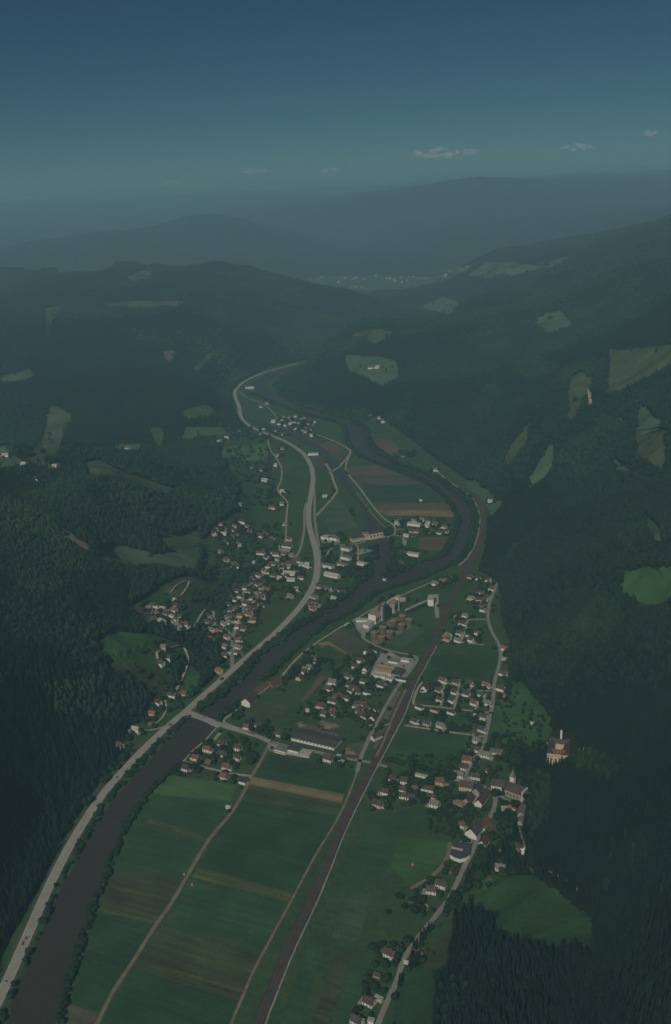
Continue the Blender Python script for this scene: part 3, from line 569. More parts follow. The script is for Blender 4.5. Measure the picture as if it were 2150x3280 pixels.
yard('church_square', [(1604, 2528), (1618, 2520), (1616, 2555), (1636, 2562), (1630, 2570), (1590, 2565), (1592, 2550)], 'asphalt', 0.5)
yard('farm_yard', [(1470, 2700), (1490, 2682), (1515, 2690), (1512, 2704), (1460, 2702)], 'gravel', 0.34)
yard('farm_yard', [(1505, 2565), (1530, 2545), (1545, 2550), (1530, 2585), (1505, 2585)], 'gravel', 0.34)
yard('garage_forecourt', [(1455, 2492), (1486, 2490), (1482, 2506), (1456, 2502)], 'concrete', 0.34)
yard('gravel_pad', [(666, 2388), (672, 2377), (682, 2378), (681, 2386), (678, 2392)], 'gravel', 0.3)
yard('gravel_pad', [(680, 2369), (703, 2346), (710, 2350), (690, 2373)], 'gravel', 0.3)

# ------------------------------------------------------------------ buildings
for nme, col, v in (('roof_red', (0.175, 0.080, 0.058), 0.35), ('roof_orange', (0.27, 0.115, 0.068), 0.3), ('roof_brown', (0.088, 0.062, 0.050), 0.35), ('roof_dark', (0.070, 0.070, 0.066), 0.25),
                    ('roof_grey', (0.185, 0.180, 0.165), 0.25), ('roof_tan', (0.32, 0.245, 0.135), 0.2), ('roof_pale', (0.40, 0.39, 0.345), 0.2),
                    ('wall_white', (0.78, 0.76, 0.68), 0.10), ('wall_cream', (0.58, 0.50, 0.34), 0.12), ('wall_grey', (0.36, 0.34, 0.29), 0.2), ('wall_stone', (0.40, 0.35, 0.26), 0.3),
                    ('wall_wood', (0.20, 0.15, 0.10), 0.3), ('chimney', (0.28, 0.17, 0.13), 0.2), ('frame', (0.6, 0.6, 0.56), 0.1), ('door', (0.10, 0.07, 0.045), 0.2), ('steel_dark', (0.055, 0.075, 0.080), 0.25),
                    ('silo_tan', (0.17, 0.125, 0.072), 0.3), ('silo_cap', (0.235, 0.185, 0.110), 0.25), ('rubble', (0.30, 0.27, 0.21), 0.4)):
    plain_mat(nme, col, 0.8, v, 0.22)
m, nd, lk, b = new_mat('glass', 0.15, 0.5); b.inputs['Base Color'].default_value = (0.03, 0.035, 0.04, 1)
m, nd, lk, b = new_mat('pool_water', 0.1, 0.5); b.inputs['Base Color'].default_value = (0.10, 0.42, 0.45, 1)

def boxv(x0, x1, y0, y1, z0, z1, V, F):
    k = len(V)
    V += [(x0, y0, z0), (x1, y0, z0), (x1, y1, z0), (x0, y1, z0), (x0, y0, z1), (x1, y0, z1), (x1, y1, z1), (x0, y1, z1)]
    F += [(k, k + 3, k + 2, k + 1), (k + 4, k + 5, k + 6, k + 7), (k, k + 1, k + 5, k + 4), (k + 1, k + 2, k + 6, k + 5), (k + 2, k + 3, k + 7, k + 6), (k + 3, k, k + 4, k + 7)]
MC = {}
def cached(key, fn):
    if key not in MC: MC[key] = fn()
    return MC[key]
def wall_mesh(L, W, H, rise, shape, mat):
    def fn():
        a, b_ = L / 2, W / 2; V, F = [], []
        z0 = -2.5
        if shape == 'G':
            V = [(-a, -b_, z0), (a, -b_, z0), (a, b_, z0), (-a, b_, z0), (-a, -b_, H), (a, -b_, H), (a, b_, H), (-a, b_, H), (-a, 0, H + rise), (a, 0, H + rise)]
            F = [(0, 1, 5, 4), (2, 3, 7, 6), (1, 2, 6, 9, 5), (3, 0, 4, 8, 7), (4, 5, 9, 8), (6, 7, 8, 9)]
        else: boxv(-a, a, -b_, b_, z0, H, V, F)
        return mesh('wall', V, F, mat)
    return cached(('w', L, W, H, rise, shape, mat), fn)
def roof_mesh(L, W, H, rise, shape, mat):
    def fn():
        o = 0.55; a, b_, t = L / 2 + o, W / 2 + o, 0.28; V, F = [], []
        if shape == 'G':
            dz = rise * o / (W / 2); e = H - dz + 0.08; r = H + rise + 0.08
            for s in (-1, 1):
                k = len(V)
                V += [(-a, s * b_, e), (a, s * b_, e), (a, 0, r), (-a, 0, r), (-a, s * b_, e + t), (a, s * b_, e + t), (a, 0, r + t), (-a, 0, r + t)]
                q = [(0, 1, 5, 4), (1, 2, 6, 5), (3, 0, 4, 7), (4, 5, 6, 7), (0, 3, 2, 1)]
                F += [tuple(k + i for i in (f if s < 0 else f[::-1])) for f in q]
        elif shape == 'H':
            e, r = H - 0.05, H + rise; g = max(L / 2 - W / 2, 0.05)
            V = [(-a, -b_, e), (a, -b_, e), (a, b_, e), (-a, b_, e), (-g, 0, r), (g, 0, r)]
            F = [(0, 1, 5, 4), (2, 3, 4, 5), (1, 2, 5), (3, 0, 4), (0, 3, 2, 1)]
        else:
            boxv(-a, a, -b_, b_, H + 0.02, H + 0.35, V, F)
            boxv(-L * 0.2, -L * 0.05, -W * 0.2, W * 0.1, H + 0.36, H + 1.1, V, F)
        return mesh('roof', V, F, mat)
    return cached(('r', L, W, H, rise, shape, mat), fn)
def window_mesh(wd=1.15, ht=1.35):
    def fn():
        V, F = [], []; boxv(-wd / 2, wd / 2, -0.05, 0.05, 0, ht, V, F); return mesh('window', V, F, 'glass')
    return cached(('win', wd, ht), fn)
def sill_mesh(wd=1.5):
    def fn():
        V, F = [], []; boxv(-wd / 2, wd / 2, -0.12, 0.08, -0.16, -0.02, V, F); return mesh('sill', V, F, 'frame')
    return cached(('sill', wd), fn)
def door_mesh():
    def fn():
        V, F = [], []; boxv(-0.55, 0.55, -0.06, 0.06, 0, 2.1, V, F); return mesh('door', V, F, 'door')
    return cached('door', fn)
def chimney_mesh():
    def fn():
        V, F = [], []; boxv(-0.35, 0.35, -0.35, 0.35, -1.4, 1.0, V, F); boxv(-0.45, 0.45, -0.45, 0.45, 1.0, 1.15, V, F); return mesh('chimney', V, F, 'chimney')
    return cached('chim', fn)
HOUSE_XY = []
def building(name, P, ang, L, W, H, rise, shape, roofm, wallm, windows=False, chimney=True, storeys=2):
    z = float(height([P])[0]); z = max(z, 0)
    e = link(name, None, None, (P[0], P[1], z), ang)
    wl = link('wall', wall_mesh(L, W, H, rise, shape, wallm), e); rf = link('roof', roof_mesh(L, W, H, rise, shape, roofm), e)
    if chimney and shape != 'F': link('chimney', chimney_mesh(), rf, (L * 0.18, W * 0.12, H + rise * 0.82 + 0.4))
    if windows:
        f = H / storeys
        for s, span in ((-1, L), ):
            nx = max(2, int(span / 3.2))
            for i in range(nx):
                for q in range(storeys):
                    x = -span / 2 + span * (i + 0.5) / nx
                    if q == 0 and i == nx // 2: link('door', door_mesh(), e, (x, -W / 2 - 0.03, 0.1)); continue
                    wn = link('window', window_mesh(), e, (x, -W / 2 - 0.03, q * f + 0.9)); link('sill', sill_mesh(), wn)
        for y in (-W * 0.22, W * 0.22): link('window', window_mesh(), e, (L / 2 + 0.03, y, 0.9 + (storeys - 1) * f), R(90))
    if name == 'house':
        u = random.random(); s = random.choice((-1, 1))
        if u < .45:
            def pad():
                V, F = [], []; boxv(-2.2, 2.2, -5, 5, -1.5, .22, V, F); return mesh('forecourt', V, F, 'gravel')
            link('forecourt', cached('pad', pad), e, (s * (L / 2 + 2.6), -1.5, 0))
        elif u < .8:
            def gar():
                V, F = [], []; boxv(-1.8, 1.8, -3, 3, -2.5, 2.5, V, F); return mesh('garage', V, F, wallm)
            def gro():
                V, F = [], []; boxv(-2, 2, -3.2, 3.2, 2.52, 2.75, V, F); return mesh('garage_roof', V, F, 'roof_grey')
            g = link('garage', cached(('gar', wallm), gar), e, (s * (L / 2 + 1.82), random.uniform(-1, 1), 0)); link('garage_roof', cached('gro', gro), g)
    HOUSE_XY.append((P[0], P[1], max(L, W) * 0.62))
    return e
ROOF = {'r': ('roof_red', 'red'), 'o': ('roof_orange', 'orange'), 'b': ('roof_brown', 'brown'), 'd': ('roof_dark', 'dark grey'), 'g': ('roof_grey', 'grey'), 't': ('roof_tan', 'tan'), 'p': ('roof_pale', 'pale grey')}
ONES = ['', 'first', 'second', 'third', 'fourth', 'fifth', 'sixth', 'seventh', 'eighth', 'ninth', 'tenth', 'eleventh', 'twelfth', 'thirteenth', 'fourteenth', 'fifteenth', 'sixteenth', 'seventeenth', 'eighteenth', 'nineteenth']
TENS = {20: ('twentieth', 'twenty'), 30: ('thirtieth', 'thirty'), 40: ('fortieth', 'forty'), 50: ('fiftieth', 'fifty'), 60: ('sixtieth', 'sixty'), 70: ('seventieth', 'seventy'), 80: ('eightieth', 'eighty'), 90: ('ninetieth', 'ninety')}
def ordinal(k): return ONES[k] if k < 20 else TENS[k][0] if k % 10 == 0 else TENS[k // 10 * 10][1] + '-' + ONES[k % 10]
# each entry: photo x, photo y of the house, roof colour (+ F flat / H hipped / S shed, x turned 90 deg), optional length x width
ZONES = {
 'riverside estate by the bridge': (((705, 2487), (730, 2494)), 3, "711,2380,b 763,2394,b 665,2399,r,13x9 711,2413,b 761,2426,b 629,2426,r 670,2445,rS,9x8 726,2455,r 595,2459,b,10x9 719,2485,r,12x10 780,2500,dF,11x10"),
 'quarter between river and railway': (((705, 2487), (730, 2494)), 6, "996,2091,bS,7x6 1007,2106,b 1007,2122,bS,8x6 992,2138,g 976,2151,b 960,2169,bx 978,2141,g,9x8 1066,2185,g,14x10 1054,2205,b 1176,2086,bx 1201,2083,dF,9x7 1155,2115,b,12x10 1140,2133,b 1171,2144,bx 1115,2165,b,12x10 1164,2180,b 1223,2192,b,14x11 1117,2194,bH,8x8 1131,2201,b 1178,2216,dF,14x10 1090,2229,rS,6x6 1108,2234,b 1077,2230,b 1066,2243,d,14x11 1030,2261,b,13x10 987,2279,pS,6x5 1039,2284,b,11x9 1068,2277,r 1167,2255,b 1173,2268,b,10x11 1203,2272,dx 1158,2290,b 1194,2299,bx 1142,2262,gF,12x7 891,2349,d,10x8 790,2326,r 828,2322,b,11x7 1052,2429,d,14x11 1093,2438,pF,9x6 1086,2421,pF,7x6 1187,2326,pF,4x4"),
 'housing rows right of the railway': (((1490, 2222), (1515, 2230)), 4, "1418,2178,r 1462,2185,b 1503,2187,b 1557,2192,o 1362,2205,bx 1406,2210,b 1456,2214,b 1494,2221,d 1543,2223,d,12x9 1409,2239,b 1447,2243,b 1519,2250,r 1561,2250,g 1344,2263,dF,14x8 1393,2272,dF,14x8 1445,2279,dF,14x8 1548,2295,b,12x10 1523,2295,pS,5x4 1328,2308,d,12x9 1368,2315,d,12x9 1411,2322,g,12x9 1543,2335,d,11x9 1521,2349,bS,7x5 1617,2077,o,11x9 1617,2109,pF,10x5 1613,2156,d,14x11 1606,2205,b,12x10 1617,2232,oS,6x5"),
 'upper estate right of the railway': (((1490, 2222), (1515, 2230)), 6, "1508,1847,b 1533,1853,d 1564,1858,b 1539,1898,d,14x8 1575,1885,b 1560,1910,d 1512,1916,g,14x9 1537,1921,b 1553,1921,b 1546,1939,d 1546,1952,b 1490,1970,g 1460,1979,pS,4x4 1481,1995,d,13x9 1436,2033,g 1434,2046,r 1470,2028,d 1504,2033,dF,12x9 1508,2049,d 1530,2026,oF,10x8 1465,2049,g"),
 'church village on the right': (((1574, 2520), (1615, 2528)), 8, "1528,2371,g,12x9 1523,2398,b,11x9 1498,2432,r,14x10 1485,2456,b 1469,2480,g,15x9 1525,2486,b,13x9 1559,2474,rSx,10x6 1554,2416,g,16x10 1590,2407,gF,18x10 1680,2416,bS,8x6 1258,2494,b,10x9 1296,2500,b 1411,2503,r,12x10 1375,2525,b,14x9 1319,2552,d 1234,2536,b,11x9 1211,2574,b,13x11 1393,2574,g,13x11 1480,2642,r,8x8 1575,2662,rSx,12x6 1581,2653,oS,8x4 1597,2734,oS,13x9 1599,2776,g,15x10 1642,2592,oS,9x6 1550,2698,bx,15x10 1446,2792,bSx,9x5 1413,2832,b,13x9 1383,2849,b,12x10"),
 'farms along the lower road': (((1230, 3060), (1255, 3068)), 12, "1319,2898,dS,6x4 1247,3053,b,11x9 1335,3053,b,11x9 1209,3127,bS,8x6 1184,3204,b,12x11 1214,3196,pF,9x4 1144,3267,d,12x10 1189,3268,pF,6x5 1302,3086,pS,5x3 1571,2817,bS,5x4"),
 'old village left of the highway': (((640, 2000), (680, 2007)), 25, "690,1693,b 708,1679,b 684,1708,b 717,1708,p,14x6 722,1735,b 773,1670,b,13x9 798,1699,b 764,1744,g 850,1708,b 906,1677,b 926,1726,r,12x10 706,1768,g 724,1794,r 755,1814,d,18x11 752,1806,rS,10x7 814,1803,pS,6x6 834,1771,r,18x8 854,1785,b,14x10 883,1776,r,16x9 921,1748,d,22x12 935,1778,g 888,1807,d,18x12 933,1805,b,20x12 951,1796,d,20x12 969,1807,pF,18x12 985,1812,p,10x16 928,1836,p,26x10 933,1855,p,18x8 964,1850,r,14x8 897,1852,p 879,1843,b,14x9 861,1814,b 845,1829,r 823,1841,b 807,1852,b 762,1892,b 800,1893,d 825,1872,b,14x8 856,1888,r,15x8 838,1883,b 807,1915,b 753,1921,d,13x8 731,1935,b 764,1942,b 753,1951,r 787,1933,d 803,1948,b 834,1937,b,12x10 798,1967,r,16x10 812,1986,r,14x12 769,1971,r 740,1973,b,16x9 737,1992,g,15x11 782,2013,b,14x10 764,2049,r 764,2073,g,13x9 762,2090,b 722,2070,o 720,2097,b,11x9 735,2098,pS,8x6 702,2148,o,12x10 699,2022,o,10x12 672,2045,r,12x8 677,2016,g,12x8 681,1998,b 661,1991,d 668,1971,d,13x7 951,1886,g 930,1910,g 812,1930,pF,5x16"),
 'hillside hamlet at the forest edge': (((640, 2000), (680, 2007)), 20, "491,1937,d 522,1948,p 558,1953,r,12x10 565,1939,b 549,1971,pF,14x6 518,1991,p,11x12 567,1998,g,13x9 592,2000,r,13x11 493,1982,d 524,2072,g 538,2106,d,12x9 515,2123,d,12x10 560,1920,p,6x8"),
 'lower left hamlet above the highway': (((480, 2290), (510, 2297)), 15, "589,2220,r,11x9 545,2224,d,10x8 558,2229,gS,7x6 506,2247,b,13x9 488,2285,o,11x9 484,2323,rS,8x6 435,2334,p,13x7 384,2386,r,13x8 552,2328,rS,10x6 415,2345,gS,8x5"),
 'flats by the pool': (((1053, 1840), (1085, 1848)), 5, "1110,1757,gF,22x12 1110,1786,gF,22x12 1097,1809,gF,20x11 1053,1813,gF,22x11 1064,1842,p,34x10 1162,1806,pF,24x8 1028,1880,d,14x9 1053,1885,r 1077,1892,d 1071,1916,p,14x7 1005,1910,gF,18x10 1001,1939,b 1003,1948,r,12x10 1023,1948,gS,8x6 1102,1896,d 1045,1722,pF,20x14 1070,1724,gF,22x12"),
 'island houses beyond the canal': (((1053, 1840), (1085, 1846)), 6, "1281,1663,d 1272,1676,p,10x9 1328,1679,pF,32x11 1353,1665,g 1376,1670,gF,18x10 1326,1667,g 1369,1683,p 1394,1679,r,13x10 1423,1687,r,12x10 1407,1705,d 1387,1703,b 1429,1703,d 1337,1701,b 1317,1701,b 1302,1714,p,14x6 1286,1769,b,12x10 1324,1775,pF,26x9 1281,1801,b,13x10 1394,1869,g 1429,1858,r,12x8 1415,1862,oS,10x6 1445,1853,rS,9x6 1349,1605,pS,8x6"),
 'upstream village beside the canal': (((640, 2000), (690, 2004)), 25, "903,1436,r 890,1459,g 836,1505,b,14x10 808,1497,b 854,1482,r 849,1538,p,20x8 885,1490,p 903,1574,p 903,1613,g 769,1615,g,13x9 874,1626,r,16x9 767,1379,b 836,1390,g 846,1372,b 908,1390,r,13x9 879,1379,b 877,1349,p,16x12 895,1356,r 910,1336,g 926,1338,g 946,1333,g 941,1351,b,14x10 951,1372,r,15x10 967,1377,b 977,1382,g 997,1395,p 1008,1351,g 987,1356,b 931,1356,p 926,1345,b 1003,1454,pF,30x10 1041,1592,pS,14x8 1187,1333,p 1215,1338,g 1228,1351,p 1290,1462,b 1395,1505,g 1023,1313,r 800,1241,pF,34x10 835,1302,g 856,1292,g"),
 'scattered farms on the far slopes': (((640, 2000), (690, 2004)), 20, "1192,1177,r,24x12 1210,1176,p,16x12 1246,1138,b,16x12 1361,1218,p,10x8 1571,1605,p,12x10 17,1458,p,16x10 77,1487,p,14x10 175,1492,p,10x8 113,1533,r,14x10 409,1436,o,16x9 700,1415,p,14x10 726,1403,p,14x10 663,1338,r,12x8 7,1412,p,14x10 707,1336,p,12x9 705,1413,g 1706,2320,pS,6x3"),
}
INFILL = [('old village left of the highway', [(850, 1770), (900, 1745), (985, 1790), (985, 1840), (900, 1860), (850, 1840)], 14), ('old village left of the highway', [(785, 1880), (840, 1850), (862, 1890), (820, 1970), (795, 1960)], 10), ('old village left of the highway', [(738, 1900), (770, 1900), (760, 2010), (735, 2000)], 5),
          ('hillside hamlet at the forest edge', [(470, 1935), (560, 1925), (625, 1985), (590, 2018), (500, 2000)], 6), ('old village left of the highway', [(690, 1690), (800, 1675), (870, 1720), (850, 1770), (720, 1790)], 8), ('old village left of the highway', [(690, 1960), (730, 1960), (730, 2040), (670, 2040)], 5),
          ('upstream village beside the canal', [(880, 1330), (960, 1325), (1005, 1360), (990, 1392), (940, 1380), (890, 1360)], 10), ('quarter between river and railway', [(1040, 2180), (1200, 2230), (1200, 2300), (1040, 2290)], 5), ('church village on the right', [(1250, 2490), (1420, 2510), (1400, 2560), (1250, 2550)], 4)]
for zn, poly, n_ in INFILL:
    ref, jit, spec = ZONES[zn]; pa = np.array(poly, float); got = [tuple(map(float, t_.split(',')[:2])) for t_ in spec.split()]; k = 0; tries = 0
    while k < n_ and tries < 3000:
        tries += 1; p_ = pa.min(0) + rng.random(2) * (pa.max(0) - pa.min(0))
        if in_poly(p_[None], pa)[0] and min(math.hypot(p_[0] - a, (p_[1] - b_) * 1.7) for a, b_ in got) > 14:
            got.append(tuple(p_)); spec += ' %d,%d,%s,%dx%d' % (p_[0], p_[1], random.choice('bbbrdg'), random.choice((8, 9, 10)), random.choice((7, 8))); k += 1
    ZONES[zn] = (ref, jit, spec)
for zone, (ref, jit, spec) in ZONES.items():
    q = at_h(ref); base = math.atan2(q[1, 1] - q[0, 1], q[1, 0] - q[0, 0])
    items = []
    for tok in spec.split():
        f = tok.split(','); px, py, code = float(f[0]), float(f[1]), f[2]
        L, W = (map(float, f[3].split('x')) if len(f) > 3 else (random.choice((9., 10., 11.)), random.choice((8., 9.))))
        if len(f) > 3 and L < 20: L, W = L * .9, W * .9
        P = ground([(px, py)], 0 if 'S' in code else 3.6)[0]
        items.append((math.hypot(*P), P, code, L, W))
    items.sort(key=lambda t: t[0])
    groups = {}
    for it in items: groups.setdefault((it[2][0], 'S' in it[2], 'F' in it[2]), []).append(it)
    for (rc, shed, flat), its in groups.items():
        for k, (D, P, code, L, W) in enumerate(its):
            rm, rn = ROOF[rc]
            ang = base + R(random.uniform(-jit, jit)) + (R(90) if 'x' in code else 0)
            shape = 'F' if flat else 'H' if 'H' in code else 'G'
            H = 2.8 if shed else (4.2 if flat and L < 20 else 6.5 if flat else random.choice((4.2, 4.6, 5.2)))
            rise = W * random.choice((0.36, 0.42, 0.48))
            wm = random.choice(('wall_white', 'wall_white', 'wall_white', 'wall_cream')) if not shed else random.choice(('wall_wood', 'wall_grey', 'wall_white'))
            if rc == 'p' and not flat: wm = 'wall_white'
            nme = 'shed' if shed else 'flat_roofed_building' if flat else 'house'
            e = building(nme, P, ang, L, W, H, rise, shape, rm, wm, windows=(D < 1320 and not shed and not flat), chimney=not shed, storeys=2 if H > 3 else 1)
            kind = 'shed' if shed else 'flat-roofed building' if flat else 'house'
            wname = {'wall_white': 'white', 'wall_cream': 'cream', 'wall_grey': 'grey', 'wall_wood': 'wooden'}[wm]
            which = '' if len(its) == 1 else 'nearest' if k == 0 else 'farthest' if k == len(its) - 1 else ordinal(k + 1) + ' nearest'
            lab = f"{rn} {'flat-roofed building' if flat else 'roofed ' + kind}, {which + ' one' if which else 'only one'}, {zone}"
            tag(e, lab, 'shed' if shed else 'building' if flat else 'house', 'buildings of the ' + zone)

# ---- large buildings
def part(name, parent, V, F, mat): return link(name, mesh(name, V, F, mat), parent)
def boxpart(name, parent, b_, mat):
    V, F = [], []; boxv(*b_, V, F); return part(name, parent, V, F, mat)
def frame_at(name, pxa, pxb, lift=0.0):
    """empty at the middle of a front edge seen in the photo, x along the edge"""
    q = ground([pxa, pxb], lift); mid = q.mean(0); L = float(np.linalg.norm(q[1] - q[0]))
    e = link(name, None, None, (mid[0], mid[1], max(float(height([mid])[0]), 0)), math.atan2(q[1, 1] - q[0, 1], q[1, 0] - q[0, 0]))
    HOUSE_XY.append((mid[0], mid[1], L * 0.6)); return e, L
# long dark barn
e, L = frame_at('long_barn', (933, 2372), (1070, 2404)); Wb = 26
wl = boxpart('wall', e, (-L / 2, L / 2, 0, Wb, -1, 4.6), 'wall_white')
V, F = [], []
for k in range(2):
    y0, y1 = (-0.6, Wb / 2) if k == 0 else (Wb / 2, Wb + 0.6); z0, z1 = (4.65, 6.8) if k == 0 else (6.8, 4.65)
    n0 = len(V); a = L / 2 + 0.5
    V += [(-a, y0, z0), (a, y0, z0), (a, y1, z1), (-a, y1, z1), (-a, y0, z0 + 0.3), (a, y0, z0 + 0.3), (a, y1, z1 + 0.3), (-a, y1, z1 + 0.3)]
    F += [tuple(n0 + i for i in f) for f in ((0, 3, 2, 1), (4, 5, 6, 7), (0, 1, 5, 4), (1, 2, 6, 5), (2, 3, 7, 6), (3, 0, 4, 7))]
rf = part('roof', e, V, F, 'roof_dark'); part('gable', e, [(L / 2, 0, 4.6), (L / 2, Wb, 4.6), (L / 2, Wb / 2, 6.75), (L / 2 - .4, 0, 4.6), (L / 2 - .4, Wb, 4.6), (L / 2 - .4, Wb / 2, 6.75)], [(0, 1, 2), (5, 4, 3)], 'wall_white')
for i in range(12): link('window', window_mesh(2.6, 1.2), e, (-L / 2 + L * (i + 0.5) / 12, -0.03, 2.4))
tag(e, 'long low barn with dark roof and white walls near the road junction', 'barn')
# shops by the junction
for pxa, pxb, Wd, Hh, rm, lab in (((880, 2410), (915, 2419), 15, 5, 'roof_grey', 'grey flat roofed store with white front at the road junction'), ((918, 2411), (955, 2420), 16, 6, 'roof_dark', 'dark roofed hall next to the junction store'), ((958, 2421), (990, 2428), 13, 3.5, 'roof_pale', 'pale concrete low building right of the dark hall')):
    e, L = frame_at('store', pxa, pxb)
    boxpart('wall', e, (-L / 2, L / 2, 0, Wd, -1, Hh), 'wall_white'); V, F = [], []; boxv(-L / 2 - .4, L / 2 + .4, -.4, Wd + .4, Hh + .02, Hh + .4, V, F); boxv(-L * .1, L * .15, Wd * .4, Wd * .6, Hh + .41, Hh + 1.2, V, F); part('roof', e, V, F, rm)
    for i in range(5): link('window', window_mesh(2.6, 1.2), e, (-L / 2 + L * (i + 0.5) / 5, -0.03, 1.4))
    tag(e, lab, 'store')
# factory
e, L = frame_at('factory_hall', (1199, 2160), (1252, 2170)); W_ = 26
boxpart('wall', e, (-L / 2, L / 2, 0, W_, -1, 7), 'wall_white'); V, F = [], []
for k in range(2):
    y0, y1 = k * W_ / 2, (k + 1) * W_ / 2; n0 = len(V)
    V += [(-L / 2 - .4, y0 - .3 * (k == 0), 7.05), (L / 2, y0 - .3 * (k == 0), 7.05), (L / 2, (y0 + y1) / 2, 9.4), (-L / 2 - .4, (y0 + y1) / 2, 9.4), (L / 2, y1, 7.05), (-L / 2 - .4, y1, 7.05)]
    F += [tuple(n0 + i for i in f) for f in ((0, 1, 2, 3), (3, 2, 4, 5), (1, 4, 2), (0, 3, 5), (0, 5, 4, 1))]
part('roof', e, V, F, 'roof_tan'); ex = boxpart('annexe', e, (L / 2 + .02, L / 2 + 15, 1, W_ - 2, -1, 6.4), 'wall_grey'); boxpart('annexe_roof', ex, (L / 2 - .1, L / 2 + 15.4, .6, W_ - 1.6, 6.42, 6.9), 'roof_dark')
fr_ = boxpart('loading_shed', e, (-L / 2 - 4, L * .3, -9, -.02, -1, 4), 'wall_white'); boxpart('shed_roof', fr_, (-L / 2 - 4.3, L * .3 + .3, -9.3, -.05, 4.02, 4.35), 'roof_pale')
for i in range(8): link('window', window_mesh(2.6, 1.2), e, (-L / 2 + L * (i + 0.5) / 8, -0.03, 5.0))
tag(e, 'factory hall with tan double-pitched roof and dark annexe beside the railway', 'factory')
for px, wd, dp, hh, rm in (((1250, 2178), 12, 8, 4, 'roof_pale'), ((1268, 2172), 10, 8, 4, 'roof_tan'), ((1300, 2118), 14, 8, 4, 'roof_pale'), ((1262, 2122), 16, 9, 4, 'roof_grey'), ((1285, 2180), 18, 7, 4, 'roof_dark')):
    P = ground([px])[0]; e = building('workshop', P, ROWS, wd, dp, hh, 0, 'F', rm, 'wall_white', chimney=False)
    tag(e, {'roof_tan': 'small tan roofed workshop below the dark factory annexe', 'roof_grey': 'grey workshop behind the tan factory hall', 'roof_dark': 'dark roofed workshop at the rail end of factory yard'}.get(rm, 'pale workshop at the %s of the factory yard' % ('front edge' if px[0] < 1260 else 'back right corner')), 'workshop')
# railway station and riverside mill
e = building('railway_station', ground([(1207, 2366)])[0], ROWS + R(62), 16, 8, 4.6, 3.4, 'G', 'roof_brown', 'wall_white', True); tag(e, 'long brown roofed station building beside the tracks', 'station')
e = building('signal_hut', ground([(1238, 2322)])[0], ROWS + R(62), 8, 5, 4, 0, 'F', 'roof_dark', 'wall_grey', chimney=False); tag(e, 'small dark hut between road and railway tracks', 'hut')
e = building('riverside_mill', ground([(800, 2244)], 4)[0], wang((795, 2262), (840, 2215)), 26, 14, 8, 6, 'G', 'roof_brown', 'wall_white', True); tag(e, 'large brown roofed mill with white gable on the riverbank', 'mill')
e = building('riverside_barn', ground([(833, 2210)], 3)[0], wang((800, 2228), (850, 2190)), 44, 9, 5, 4, 'G', 'roof_red', 'wall_white'); tag(e, 'long narrow red roofed wing behind the riverside mill', 'barn')
e = building('riverside_barn', ground([(882, 2188)], 3)[0], wang((865, 2195), (900, 2180)), 20, 14, 5, 6, 'G', 'roof_brown', 'wall_wood'); tag(e, 'broad brown roofed barn at the end of the mill row', 'barn')
# grain store
e, L = frame_at('grain_store', (1204, 2000), (1236, 1976))
Lg = 36
boxpart('wall', e, (-Lg / 2, Lg / 2, 0, 15, -1, 17), 'wall_white'); V, F = [], []; boxv(-Lg / 2 - .4, Lg / 2, -.4, 15.4, 17.02, 17.7, V, F); boxv(-Lg * .3, Lg * .3, 5, 8, 17.71, 19, V, F); part('roof', e, V, F, 'roof_tan')
for i in range(5): link('window', window_mesh(4.6, 8.5), e, (-Lg / 2 + 4 + i * 6.4, -.03, 2.2))
tag(e, 'tall white warehouse with tan flat roof left of the dark tower', 'warehouse')
e2 = link('silo_tower', None, None, (*ground([(1241, 1985)])[0], 0), e.rotation_euler.z)
for i in range(3): boxpart('bin_block', e2, (-9 + i * 6.02, -3 + i * 6.02, 0 + (i % 2) * .5, 13, -1, 27 + (i % 2) * 1.2), 'steel_dark')
boxpart('head_house', e2, (-6, 6, 3, 10, 28.25, 31.5), 'roof_grey'); boxpart('stair_shaft', e2, (-9.6, -9.02, 4, 8, -1, 28), 'wall_grey')
tag(e2, 'dark blue grey grain silo tower, tallest building of the plant', 'silo tower')
e3 = link('mill_block', None, None, (*ground([(1270, 1962)])[0], 0), e.rotation_euler.z)
boxpart('wall', e3, (-9, 9, 0, 12, -1, 20), 'wall_grey'); boxpart('roof', e3, (-9.5, 9.5, -.5, 12.5, 20.02, 20.8), 'roof_tan')
for x in (-8.9, 8.9): boxpart('pillar', e3, (x - .5, x + .5, -.9, -.05, -1, 19.9), 'wall_white')
for i in range(3): link('window', window_mesh(4.6, 8.5), e3, (-5.5 + i * 5.5, -.03, 6))
tag(e3, 'grey mill block with white pillars right of the dark silo tower', 'mill')
for px, wd, dp, hh, sh, lab in (((1256, 1929), 22, 9, 5, 'F', 'low pale shed behind the dark silo tower'), ((1275, 1922), 12, 9, 7, 'F', 'small pale block behind the mill block')):
    x = building('plant_shed', ground([px])[0], e.rotation_euler.z, wd, dp, hh, 0, 'F', 'roof_pale', 'wall_white', chimney=False); tag(x, lab, 'shed')
x = building('plant_office', ground([(1184, 2004)])[0], e.rotation_euler.z, 26, 11, 7, 0, 'F', 'roof_pale', 'wall_white', chimney=False); tag(x, 'white flat roofed office left of the tall warehouse', 'office')
x = building('plant_garage', ground([(1164, 1990)])[0], e.rotation_euler.z - R(62), 26, 8, 4, 0, 'F', 'roof_pale', 'wall_white', chimney=False); tag(x, 'pale flat garage row beside the parking lot', 'garage')
x = building('gate_house', ground([(1112, 2004)])[0], e.rotation_euler.z, 8, 5, 3.2, 0, 'F', 'roof_pale', 'wall_white', chimney=False); tag(x, 'small white gate house at the parking lot corner', 'gate house')
